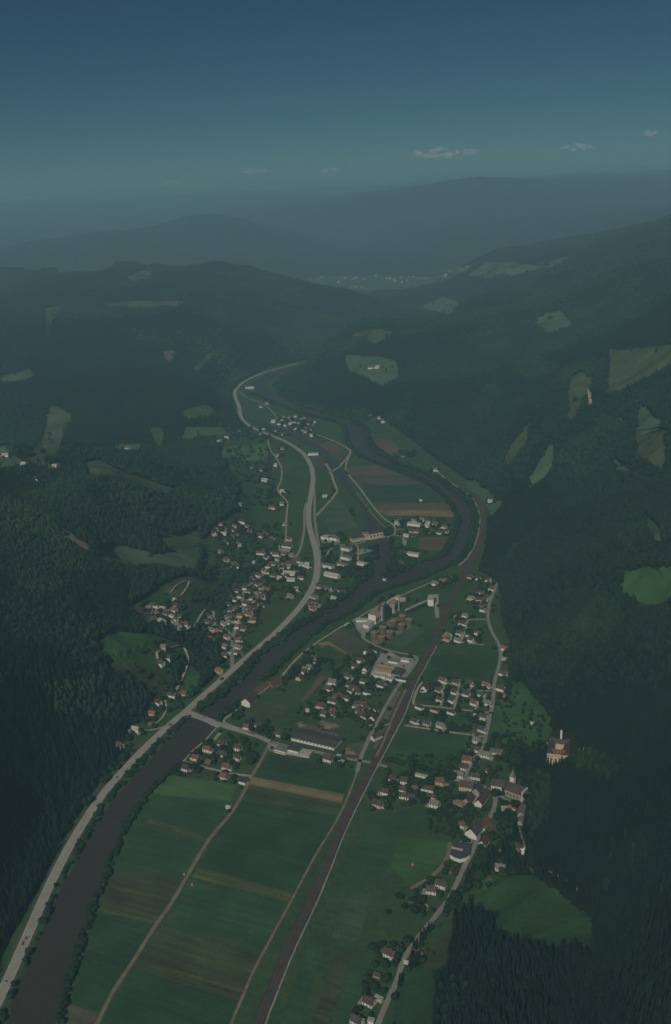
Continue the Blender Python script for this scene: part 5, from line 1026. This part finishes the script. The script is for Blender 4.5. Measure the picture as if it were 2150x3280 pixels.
def scatter(name, P, z, sxy, sz, rot, kind, label, cat):
    me = bpy.data.meshes.new(name); k = len(P)
    me.vertices.add(k); me.vertices.foreach_set('co', np.column_stack([P, z]).astype(np.float32).ravel())
    for nm, tp, arr in (('s', 'FLOAT_VECTOR', np.column_stack([sxy, sxy, sz])), ('r', 'FLOAT_VECTOR', np.column_stack([np.zeros(k), np.zeros(k), rot]))):
        a = me.attributes.new(nm, tp, 'POINT'); a.data.foreach_set('vector', arr.astype(np.float32).ravel())
    a = me.attributes.new('k', 'INT', 'POINT'); a.data.foreach_set('value', kind.astype(np.int32))
    o = link(name, me); o['kind'] = 'stuff'; o['label'] = label; o['category'] = cat
    ng = bpy.data.node_groups.new(name, 'GeometryNodeTree'); ng.interface.new_socket('Geometry', in_out='INPUT', socket_type='NodeSocketGeometry'); ng.interface.new_socket('Geometry', in_out='OUTPUT', socket_type='NodeSocketGeometry')
    N = ng.nodes.new; gi, go = N('NodeGroupInput'), N('NodeGroupOutput'); ip = N('GeometryNodeInstanceOnPoints'); ci = N('GeometryNodeCollectionInfo')
    ci.inputs['Collection'].default_value = proto; ci.inputs['Separate Children'].default_value = True; ci.inputs['Reset Children'].default_value = True
    def attr(nm, tp):
        a = N('GeometryNodeInputNamedAttribute'); a.data_type = tp; a.inputs[0].default_value = nm; return a.outputs[0]
    L_ = ng.links.new
    L_(gi.outputs[0], ip.inputs['Points']); L_(ci.outputs[0], ip.inputs['Instance']); ip.inputs['Pick Instance'].default_value = True
    L_(attr('k', 'INT'), ip.inputs['Instance Index']); L_(attr('s', 'FLOAT_VECTOR'), ip.inputs['Scale']); L_(attr('r', 'FLOAT_VECTOR'), ip.inputs['Rotation'])
    L_(ip.outputs[0], go.inputs[0])
    md = o.modifiers.new('trees', 'NODES'); md.node_group = ng
    return o

road_pts = np.vstack([np.column_stack([resample(l, 5), np.full(len(resample(l, 5)), wd / 2)]) for l, wd in ROADLINES])
CELL = 12.0; occ = {}
for x, y, wd in road_pts: occ.setdefault((int(x // CELL), int(y // CELL)), []).append((x, y, wd + 2.2))
for x, y, wd in HOUSE_XY: 
    for i in range(-2, 3):
        for j in range(-2, 3): occ.setdefault((int(x // CELL) + i, int(y // CELL) + j), []).append((x, y, wd + 1.0))
def blocked(x, y, pad=0.0):
    ci, cj = int(x // CELL), int(y // CELL)
    for i in (-1, 0, 1):
        for j in (-1, 0, 1):
            for a, b_, wd in occ.get((ci + i, cj + j), ()):
                if (a - x) ** 2 + (b_ - y) ** 2 < (wd + pad) ** 2: return True
    return False

# ---- forest
cand = []
for d0, d1, sp in ((380, 1900, 4.8), (1900, 2000, 5.6), (2000, 3800, 7.2), (3800, 7600, 11.0)):
    r = d0
    while r < d1:
        nth = int(2 * R(27.5) * r / sp); az = np.linspace(R(-27.5), R(27.5), nth) + (rng.random(nth) - .5) * sp / r; rr = r + (rng.random(nth) - .5) * sp
        cand.append(np.column_stack([np.sin(az) * rr, np.cos(az) * rr, np.full(nth, sp)])); r += sp
cand = np.vstack(cand)
P = cand[:, :2]; z = height(P); keep = ~in_poly(P, W_VALLEY)
for wp in wv_open[1:]: keep &= ~in_poly(P, wp)
keep &= ~((z < 6) & (np.hypot(P[:, 0], P[:, 1]) > 5600))
P, z, sp = P[keep], z[keep], cand[keep, 2]
base = project(np.column_stack([P, z])); topq = project(np.column_stack([P, z + 13]))
drop = np.zeros(len(P), bool)
for poly in OPEN:
    lo, hi = poly.min(0) - 30, poly.max(0) + 30
    s = np.where((base[:, 0] > lo[0]) & (base[:, 0] < hi[0]) & (base[:, 1] > lo[1]) & (base[:, 1] < hi[1]))[0]
    if len(s): drop[s] |= (in_poly(base[s], poly) | in_poly(topq[s], poly)) & ((rng.random(len(s)) > .006) | (np.hypot(P[s, 0], P[s, 1]) < 1900))
drop |= (fbm(P[:, 0] / 13 + 5, P[:, 1] / 13 + 8, 91, 2) > .76) & (np.hypot(P[:, 0], P[:, 1]) < 2600)
P, z, sp = P[~drop], z[~drop], sp[~drop]
ok = np.array([not blocked(x, y) for x, y in P]); P, z, sp = P[ok], z[ok], sp[ok]
pj = project(np.column_stack([P, z]))
con = fbm(P[:, 0] / 350 + 11, P[:, 1] / 350 + 5, 77, 4)
dark = ((pj[:, 0] < 420) & (pj[:, 1] > 1850)) | ((pj[:, 1] > 2600) & (pj[:, 0] > 1500)) | ((pj[:, 1] < 1450) & (pj[:, 0] < 700))
con = con + np.where(dark, 0.16, -0.05) + (rng.random(len(P)) - .5) * .22
kind = np.where(con > 0.5, rng.integers(0, 3, len(P)), rng.integers(3, 6, len(P)))
YOUNG = [[(1740, 2170), (1830, 2010), (1900, 1930), (1990, 1950), (1960, 2060), (1870, 2120), (1800, 2220)], [(150, 1570), (220, 1530), (330, 1650), (300, 1720), (180, 1640)], [(-20, 1620), (120, 1640), (290, 1765), (150, 1820), (-20, 1760)], [(300, 1560), (430, 1560), (520, 1680), (470, 1700), (380, 1640)],
         [(1640, 2300), (1760, 2300), (1790, 2390), (1700, 2440)], [(1830, 2440), (1900, 2420), (2000, 2480), (1950, 2520), (1860, 2500)], [(1500, 1330), (1560, 1240), (1620, 1260), (1540, 1360)], [(1620, 1180), (1720, 1150), (1800, 1190), (1700, 1230)], [(20, 1860), (160, 1830), (250, 1900), (120, 1930)], [(140, 2210), (330, 2190), (440, 2260), (330, 2330), (180, 2290)], [(1690, 2480), (1760, 2500), (1760, 2640), (1700, 2700), (1690, 2600)]]
pr = rng.random(len(P)) + (fbm(P[:, 0] / 90, P[:, 1] / 90, 55, 3) - .5) * 2.0
for poly in YOUNG:
    s_ = in_poly(pj, np.array(poly, float)); kind = np.where(s_ & (pr < .62), rng.integers(9, 12, len(P)), np.where(s_, rng.integers(3, 6, len(P)), kind))
hgt = np.where(kind < 3, rng.triangular(11, 18, 25, len(P)), rng.triangular(8, 13, 19, len(P))) * np.where(sp > 10, 1.0, 1.0)
wid = np.where(kind < 3, sp * rng.triangular(2.6, 3.6, 5.2, len(P)), sp * rng.triangular(1.3, 1.8, 2.9, len(P)))
hidden = (base[:, 0][~drop][ok] < -250) | (base[:, 0][~drop][ok] > 2400)
q = ~hidden
FOREST_N = int(q.sum()); print('forest trees', FOREST_N)
scatter('forest', P[q], z[q] - .5, wid[q], hgt[q], rng.uniform(0, 6.28, q.sum()), kind[q], 'dense mixed forest covering the hillsides', 'forest')

# ---- trees of the valley
T = []                                               # x, y, height, width, region
FP = [np.array(f, float) for f, _ in FIELDS] + [np.array(f, float) for f, _ in CLEARINGS]
W_FIELDS = [ground(f) for f, _ in FIELDS]
def put(x, y, h, wd, reg, pad=0.0):
    if blocked(x, y, pad): return
    T.append((x, y, h, wd, reg))
def grove(poly, n_, reg, h=(7, 12), wr=(.8, 1.1)):
    wp = ground(poly); lo, hi = wp.min(0), wp.max(0); k = 0; tries = 0
    while k < n_ and tries < n_ * 30:
        tries += 1; p_ = lo + rng.random(2) * (hi - lo)
        if in_poly(p_[None], wp)[0]: hh = rng.uniform(*h); put(p_[0], p_[1], hh, hh * rng.uniform(*wr), reg); k += 1
def hedge(line, step, reg, h=(6, 10), spread=3.0):
    for p_ in resample(ground(line), step):
        hh = rng.uniform(*h); put(p_[0] + rng.normal(0, spread * .5), p_[1] + rng.normal(0, spread * .5), hh, hh * rng.uniform(.8, 1.15), reg)
LBL = {
 'est': 'round leafy garden tree in the riverside estate by the bridge', 'quart': 'leafy garden tree between the river and the railway', 'rows': 'leafy garden tree among the housing rows right of railway',
 'church': 'leafy tree in the gardens of the church village', 'orch': 'small fruit tree in the orchard left of the black hall', 'cross': 'dark tree in the row beside the level crossing', 'lower': 'leafy tree beside the lower village road',
 'chwood': 'big tree standing at the walls and square of the church', 'chwood2': 'tall tree in the wood strip right of the church', 'chwood3': 'leafy tree in the clump below the church road', 'chwood4': 'leafy tree in the thicket between orange shed and lower road', 'church2': 'leafy tree around the grey barn left of the castle', 'church3': 'garden tree left of the church village near the railway', 'vill': 'leafy tree in the gardens of the old left village', 'mead': 'scattered fruit tree on the meadow below the castle', 'junc': 'dark tree in the row below the long barn', 'hedge': 'dark tree of the hedge between the lots', 'slope': 'lone dark tree on the left hillside meadow', 'bank': 'tree on the bank', 'far': 'tree'}
grove([(1395, 2590), (1440, 2570), (1480, 2600), (1475, 2690), (1380, 2680), (1370, 2630)], 70, 'orch', (4, 6.5))
hedge([(1236, 2436), (1290, 2452), (1350, 2468), (1400, 2478), (1440, 2480)], 5, 'cross', (7, 11), 5)
hedge([(1390, 2490), (1420, 2492), (1440, 2500), (1450, 2470)], 6, 'church', (7, 11), 6)
grove([(1262, 2425), (1300, 2400), (1430, 2420), (1470, 2400), (1450, 2460), (1280, 2440)], 26, 'cross', (4, 7))
hedge([(960, 2382), (1000, 2390), (1040, 2400), (1075, 2412), (1110, 2428), (1145, 2428)], 7, 'junc', (7, 10), 5)
hedge([(870, 2340), (840, 2338), (860, 2360), (905, 2370), (930, 2385)], 6, 'junc', (7, 11), 7)
hedge([(1128, 2102), (1110, 2122), (1088, 2150), (1074, 2170), (1066, 2140), (1056, 2118)], 6, 'hedge', (5, 9), 4)
hedge([(1200, 2110), (1185, 2140), (1180, 2165), (1205, 2178)], 7, 'hedge', (6, 9), 3)
hedge([(1075, 2206), (1070, 2225), (1100, 2260), (1160, 2275), (1195, 2285)], 8, 'quart', (5, 9), 5)
hedge([(995, 2262), (1005, 2280), (1045, 2300), (1075, 2292)], 8, 'quart', (5, 9), 5)
grove([(1100, 2280), (1190, 2285), (1185, 2330), (1100, 2310)], 16, 'quart', (6, 9)); grove([(1190, 2180), (1215, 2176), (1212, 2195), (1188, 2195)], 7, 'quart', (7, 10))
grove([(1000, 2095), (1025, 2110), (1035, 2140), (1020, 2155), (985, 2115), (975, 2120)], 16, 'quart', (6, 10)); grove([(940, 2130), (960, 2140), (950, 2170), (920, 2165)], 8, 'quart', (6, 10))
grove([(780, 2300), (850, 2325), (860, 2350), (820, 2345), (790, 2312)], 10, 'quart', (6, 9)); grove([(720, 2300), (770, 2275), (790, 2290), (760, 2310)], 10, 'quart', (7, 10)); grove([(820, 2240), (860, 2220), (880, 2200), (900, 2210), (850, 2240)], 12, 'quart', (5, 8))
grove([(560, 2440), (600, 2400), (690, 2340), (830, 2370), (800, 2480), (770, 2500), (600, 2480)], 40, 'est', (5, 9)); grove([(800, 2425), (830, 2425), (822, 2450), (798, 2455)], 5, 'est', (8, 12)); grove([(610, 2460), (640, 2460), (640, 2485), (605, 2485)], 6, 'est', (6, 10))
for px in ((1589, 2540), (1650, 2578), (1690, 2552), (1460, 2555), (1480, 2552)): x, y = ground([px], 6)[0]; T.append((x, y, 12 if px[0] > 1560 else 10, 11 if px[0] > 1560 else 9, 'chwood'))
grove([(1635, 2470), (1660, 2440), (1690, 2480), (1715, 2560), (1700, 2640), (1685, 2600), (1685, 2530)], 34, 'chwood2', (9, 15)); grove([(1605, 2625), (1660, 2600), (1650, 2660), (1600, 2660)], 16, 'chwood3', (8, 13))
grove([(1560, 2690), (1640, 2670), (1680, 2740), (1640, 2765), (1560, 2790), (1520, 2870), (1490, 2850), (1530, 2760)], 60, 'chwood4', (7, 12)); grove([(1440, 2860), (1480, 2840), (1480, 2920), (1440, 2930)], 14, 'lower', (7, 11))
hedge([(1455, 2890), (1420, 2940), (1370, 2980), (1345, 3000)], 9, 'lower', (6, 9), 5); hedge([(1225, 3040), (1215, 3080), (1180, 3130), (1150, 3180), (1110, 3230)], 10, 'lower', (5, 8), 8); hedge([(1270, 2880), (1240, 2920), (1350, 2900), (1390, 2870)], 13, 'lower', (4, 7), 6)
grove([(1580, 2360), (1660, 2360), (1690, 2430), (1640, 2470), (1600, 2440), (1560, 2440)], 34, 'church2', (7, 12)); grove([(1440, 2410), (1490, 2410), (1480, 2440), (1440, 2440)], 10, 'church', (6, 9)); grove([(1490, 2590), (1540, 2590), (1530, 2640), (1490, 2650)], 18, 'church', (5, 9)); grove([(1240, 2510), (1340, 2520), (1380, 2550), (1370, 2590), (1300, 2560), (1220, 2550)], 26, 'church3', (5, 8)); grove([(1250, 2480), (1400, 2495), (1440, 2520), (1440, 2560), (1400, 2550), (1340, 2510)], 30, 'church3', (5, 9))
grove([(1600, 2230), (1660, 2220), (1750, 2300), (1750, 2350), (1680, 2390), (1600, 2350)], 50, 'mead', (4, 7)); hedge([(1625, 2080), (1640, 2120), (1640, 2160), (1630, 2210)], 6, 'mead', (8, 12), 6)
grove([(1330, 2170), (1590, 2180), (1590, 2290), (1320, 2260)], 44, 'rows', (4, 7)); grove([(1440, 2320), (1510, 2325), (1505, 2345), (1440, 2340)], 12, 'rows', (6, 9)); grove([(1560, 1850), (1600, 1880), (1560, 1930), (1520, 1910), (1540, 1870)], 20, 'rows', (6, 9)); grove([(1420, 2020), (1470, 2010), (1500, 2040), (1440, 2050)], 10, 'rows', (5, 8))
for px in ((455, 2087), (448, 2148), (402, 2152), (415, 2170), (470, 2166), (537, 2130), (480, 2162)): x, y = ground([px], 3)[0]; T.append((x, y, 9, 9, 'slope'))
grove([(560, 2090), (600, 2110), (590, 2150), (560, 2160), (555, 2120)], 22, 'vill', (7, 11)); grove(GROVE_L, 90, 'vill', (9, 14)); grove([(600, 1895), (700, 1890), (745, 1905), (725, 1970), (670, 1945), (610, 1930)], 70, 'vill', (7, 12)); grove([(690, 1870), (750, 1815), (850, 1820), (800, 1860), (740, 1890)], 60, 'vill', (7, 12)); grove([(640, 1990), (670, 2010), (660, 2040), (610, 2035)], 16, 'vill', (7, 11))
grove([(690, 1700), (780, 1660), (900, 1680), (900, 1760), (720, 1800), (690, 1760)], 110, 'vill', (6, 11)); grove([(720, 1790), (850, 1790), (980, 1830), (960, 1900), (860, 1900), (820, 1990), (850, 2030), (780, 2080), (700, 2100), (700, 1980)], 130, 'vill', (5, 9)); grove([(640, 1820), (690, 1815), (690, 1860), (640, 1850)], 24, 'vill', (7, 11)); grove([(440, 2290), (620, 2200), (600, 2260), (480, 2340)], 34, 'vill', (6, 10)); grove([(270, 2580), (330, 2490), (390, 2420), (410, 2420), (330, 2530), (280, 2600)], 26, 'vill', (7, 11)); grove([(480, 1950), (600, 1940), (610, 2010), (500, 2000)], 20, 'vill', (5, 8))
# farther groups
grove([(720, 1440), (860, 1420), (890, 1600), (780, 1650), (770, 1560)], 130, 'far', (7, 12)); grove([(700, 1350), (850, 1370), (930, 1395), (860, 1420), (740, 1410)], 70, 'far', (8, 13)); grove([(890, 1340), (1000, 1350), (1010, 1390), (900, 1370)], 50, 'far', (8, 13))
grove([(1238, 1838), (1255, 1785), (1280, 1775), (1345, 1800), (1275, 1835)], 60, 'far', (8, 13)); grove([(1030, 1835), (1160, 1860), (1190, 1830), (1196, 1770), (1160, 1820), (1100, 1850)], 50, 'far', (8, 13)); grove([(1030, 1760), (1065, 1745), (1060, 1790), (1030, 1820)], 26, 'far', (8, 12)); grove([(1090, 1820), (1140, 1790), (1150, 1830), (1100, 1840)], 16, 'far', (8, 12)); grove([(1232, 1700), (1262, 1690), (1255, 1716), (1230, 1722)], 14, 'far', (9, 13)); grove([(1080, 1700), (1095, 1725), (1110, 1730), (1095, 1738)], 10, 'far', (9, 13)); grove([(1110, 1630), (1135, 1640), (1140, 1690), (1125, 1690)], 12, 'far', (9, 13)); grove([(1100, 1500), (1122, 1512), (1120, 1530), (1100, 1522)], 8, 'far', (9, 13)); grove([(1290, 1660), (1440, 1660), (1440, 1710), (1290, 1705)], 40, 'far', (5, 9)); grove([(1260, 1750), (1340, 1760), (1320, 1790), (1270, 1790)], 30, 'far', (7, 11))
grove([(1280, 1445), (1330, 1440), (1330, 1465), (1280, 1470)], 30, 'far', (8, 12)); grove([(900, 1290), (1050, 1312), (1200, 1335), (1180, 1350), (1000, 1315), (890, 1268)], 150, 'far', (9, 14)); grove([(880, 1250), (930, 1282), (1000, 1300), (960, 1296), (900, 1272)], 40, 'far', (9, 14)); grove([(1380, 1870), (1480, 1840), (1470, 1860), (1400, 1880)], 24, 'far', (6, 10)); grove([(1060, 1560), (1085, 1585), (1080, 1600)], 8, 'far', (8, 11)); grove([(830, 1255), (870, 1280), (920, 1305), (880, 1300), (835, 1278)], 40, 'far', (9, 13))
# garden trees round the houses
for x, y, wd in list(HOUSE_XY):
    D = math.hypot(x, y)
    if D > 3200: continue
    for _ in range(8):
        a = rng.uniform(0, 6.28); r = wd + rng.uniform(2.5, 14); hh = rng.uniform(4, 9)
        pz = project([(x + r * math.cos(a), y + r * math.sin(a), 0)])[0]
        reg = 'est' if pz[0] < 830 and pz[1] > 2320 else 'quart' if pz[0] < 1270 and pz[1] > 2060 and pz[0] > 830 else 'rows' if pz[0] > 1300 and 1850 < pz[1] < 2360 else 'church' if pz[0] > 1200 and 2360 <= pz[1] < 2800 else 'lower' if pz[1] >= 2800 else 'vill' if pz[0] < 1000 else 'far'
        put(x + r * math.cos(a), y + r * math.sin(a), hh, hh * rng.uniform(.8, 1.1), reg)
T_ = np.array([(a, b_, c_, d_) for a, b_, c_, d_, _ in T]); reg = np.array([t[4] for t in T])
bad = np.zeros(len(T_), bool)
for wp in W_FIELDS: bad |= in_poly(T_[:, :2], wp)
for wp in (W_RIVER, W_RES, W_CANAL): bad |= in_poly(T_[:, :2], wp)
T_, reg = T_[~bad], reg[~bad]
# riverside strips
RB = []
def bank(line, side, w0, w1, step, h, dense=1):
    wl = resample(at_h(spline(line, 4)), step); t = np.gradient(wl, axis=0); t /= np.linalg.norm(t, axis=1, keepdims=True); nrm = np.stack([-t[:, 1], t[:, 0]], 1) * side
    for k in range(dense):
        o = rng.uniform(w0, w1, len(wl)); q_ = wl + nrm * o[:, None] + rng.normal(0, 1.2, wl.shape)
        for p_ in q_:
            hh = rng.uniform(*h)
            if not blocked(p_[0], p_[1], 0.5): RB.append((p_[0], p_[1], hh, hh * rng.uniform(.8, 1.15)))
bank(RIVER_L[:14], 1, 2, 12, 4.5, (4, 8), 2); bank(RIVER_L[14:27], 1, 1, 16, 4.5, (6, 11), 3)
bank(RIVER_R[33:36][::-1] + [], -1, 1, 7, 5, (6, 10), 2)
bank(RIVER_R[36:], 1, 0, 5, 4, (5, 8), 2); bank(RIVER_R[18:35], 1, 1, 9, 5, (5, 9), 2); bank(RIVER_R[3:19], 1, 1, 16, 6, (8, 13), 3); bank(RIVER_TIP[4:], 1, 0, 10, 6, (7, 12), 2); bank(RIVER_TIP[:4], 1, 1, 8, 6, (6, 10), 2); bank(RIVER_L[27:], 1, 1, 8, 6, (7, 11), 2)
bank(CANAL_W[6:], 1, 3, 10, 16, (5, 9), 1)
RB = np.array(RB)
bad = np.zeros(len(RB), bool)
for wp in (W_RIVER, W_RES, W_CANAL): bad |= in_poly(RB[:, :2], wp) & (dist_line(RB[:, :2], wp, True) > 1.5)
RB = RB[~bad]
# the 300 nearest valley trees stand as single trees, the rest as masses
pj = project(np.column_stack([T_[:, :2], np.zeros(len(T_))])); vis = (pj[:, 0] > 5) & (pj[:, 0] < 2145) & (pj[:, 1] < 3275) & (reg != 'far')
order = np.argsort(np.where(vis, np.hypot(T_[:, 0], T_[:, 1]) / T_[:, 3] ** .5, 1e9))
single = np.zeros(len(T_), bool); single[order[:300]] = True
crowns = [crown_bm(60 + k, 2, 160, 'garden_leaf') for k in range(5)]
V, F = [], []
for k, (r_, zz) in enumerate(((.035, -.06), (.024, .22), (.016, .55))): V += [(r_ * math.cos(2 * math.pi * i / 6), r_ * math.sin(2 * math.pi * i / 6), zz) for i in range(6)]
F = [(k * 6 + i, k * 6 + (i + 1) % 6, k * 6 + 6 + (i + 1) % 6, k * 6 + 6 + i) for k in range(2) for i in range(6)]
for a in (0.3, 2.4, 4.5):
    k = len(V); V += [(.015, 0, .28), (-.015, 0, .28), (.2 * math.cos(a), .2 * math.sin(a), .58)]; F.append((k, k + 1, k + 2))
trunk_m = mesh('trunk', V, F, 'bark')
seen = {}
for i in sorted(np.where(single)[0], key=lambda j: math.hypot(T_[j, 0], T_[j, 1])):
    x, y, hh, wd = T_[i]; e = link('tree', None, None, (x, y, max(float(height([(x, y)])[0]), 0)), rng.uniform(0, 6.28)); e.scale = (wd * 1.15, wd * 1.15, hh)
    link('trunk', trunk_m, e); link('crown', crowns[int(rng.integers(0, 5))], e); seen[reg[i]] = seen.get(reg[i], 0) + 1; tag(e, LBL[reg[i]] + ', ' + ('nearest' if seen[reg[i]] == 1 else ordinal(seen[reg[i]]) + ' nearest'), 'tree', LBL[reg[i]].replace('tree', 'trees', 1))
rest = T_[~single]
def mass(name, A, label):
    k = len(A); scatter(name, A[:, :2], np.maximum(height(A[:, :2]), 0) - .06 * A[:, 2] - A[:, 2] * .12, A[:, 3] * 1.15, A[:, 2], rng.uniform(0, 6.28, k), rng.integers(6, 9, k), label, 'trees')
mass('garden_trees', rest, 'small garden and orchard trees between the village houses'); mass('riverside_trees', RB, 'dark trees and bushes lining the river banks')
print('valley trees', len(T_), 'bank', len(RB))

# ------------------------------------------------------------------ clouds beyond the haze
cm = bpy.data.materials.new('cloud'); cm.use_nodes = True; cn = cm.node_tree; cn.nodes.clear(); MATS['cloud'] = cm
cv = cn.nodes.new('ShaderNodeVolumePrincipled'); co = cn.nodes.new('ShaderNodeOutputMaterial'); cv.inputs['Color'].default_value = (0.88, 0.95, 1, 1); cv.inputs['Density'].default_value = 0.0024; cv.inputs['Anisotropy'].default_value = -0.65
cn.links.new(cv.outputs[0], co.inputs['Volume'])
CL = [(550, 592, 48, 16, 'small faint cloud low above the left ridge'), (815, 549, 60, 14, 'small bright cloud above the left haze'), (1055, 546, 44, 12, 'small cloud above the middle of the haze'), (1390, 492, 110, 24, 'largest white cloud right of the middle'), (1495, 487, 60, 14, 'low cloud just right of the largest one'), (1850, 472, 76, 16, 'faint cloud above the right mountains'), (2085, 428, 30, 14, 'tiny cloud at the right edge')]
for px, py, cw, ch, lab in CL:
    cw, ch = cw * 1.35, ch * 1.25
    D = 47000.0; d = rays([(px, py)])[0]; c0 = np.array([0, 0, CAM_Z]) + d * D / d[1]; mpp = D / FPX
    bm = bmesh.new(); rr = random.Random(px)
    for k in range(34):
        u = rr.uniform(-.5, .5); hgt_ = (1 - (2 * u) ** 2) ** .5; r_ = ch * mpp * rr.uniform(.16, .34) * (.4 + .6 * hgt_)
        ctr = Vector((u * cw * mpp, rr.uniform(-.5, .5) * ch * mpp, (rr.uniform(-.35, .55) * hgt_ - .05) * ch * mpp))
        s = bmesh.ops.create_icosphere(bm, subdivisions=3, radius=r_, matrix=Matrix.Translation(ctr) @ Matrix.Diagonal((1.6, 1.2, .62, 1)))
        for v in s['verts']: v.co += (v.co - ctr).normalized() * rr.uniform(-.12, .12) * r_
    me = bpy.data.meshes.new('cloud'); bm.to_mesh(me); bm.free(); me.materials.append(MATS['cloud']); me.polygons.foreach_set('use_smooth', [True] * len(me.polygons))
    o = link('cloud', me, None, tuple(c0)); rm_ = o.modifiers.new('merge', 'REMESH'); rm_.mode = 'VOXEL'; rm_.voxel_size = 16.0
    tag(o, lab, 'cloud', 'small clouds above the haze')

# ------------------------------------------------------------------ haze
V, F = [], []; boxv(-30000, 30000, -3000, 43000, -8, 862, V, F)
hm = bpy.data.materials.new('haze'); hm.use_nodes = True; hn = hm.node_tree; hn.nodes.clear()
pv = hn.nodes.new('ShaderNodeVolumePrincipled'); ho = hn.nodes.new('ShaderNodeOutputMaterial')
pv.inputs['Color'].default_value = (0.44, 0.82, 1.0, 1); pv.inputs['Density'].default_value = 1.12e-4; pv.inputs['Anisotropy'].default_value = 0.0
hn.links.new(pv.outputs[0], ho.inputs['Volume'])
me = bpy.data.meshes.new('haze'); me.from_pydata(V, [], F); me.materials.append(hm)
h = link('haze', me); h['kind'] = 'stuff'
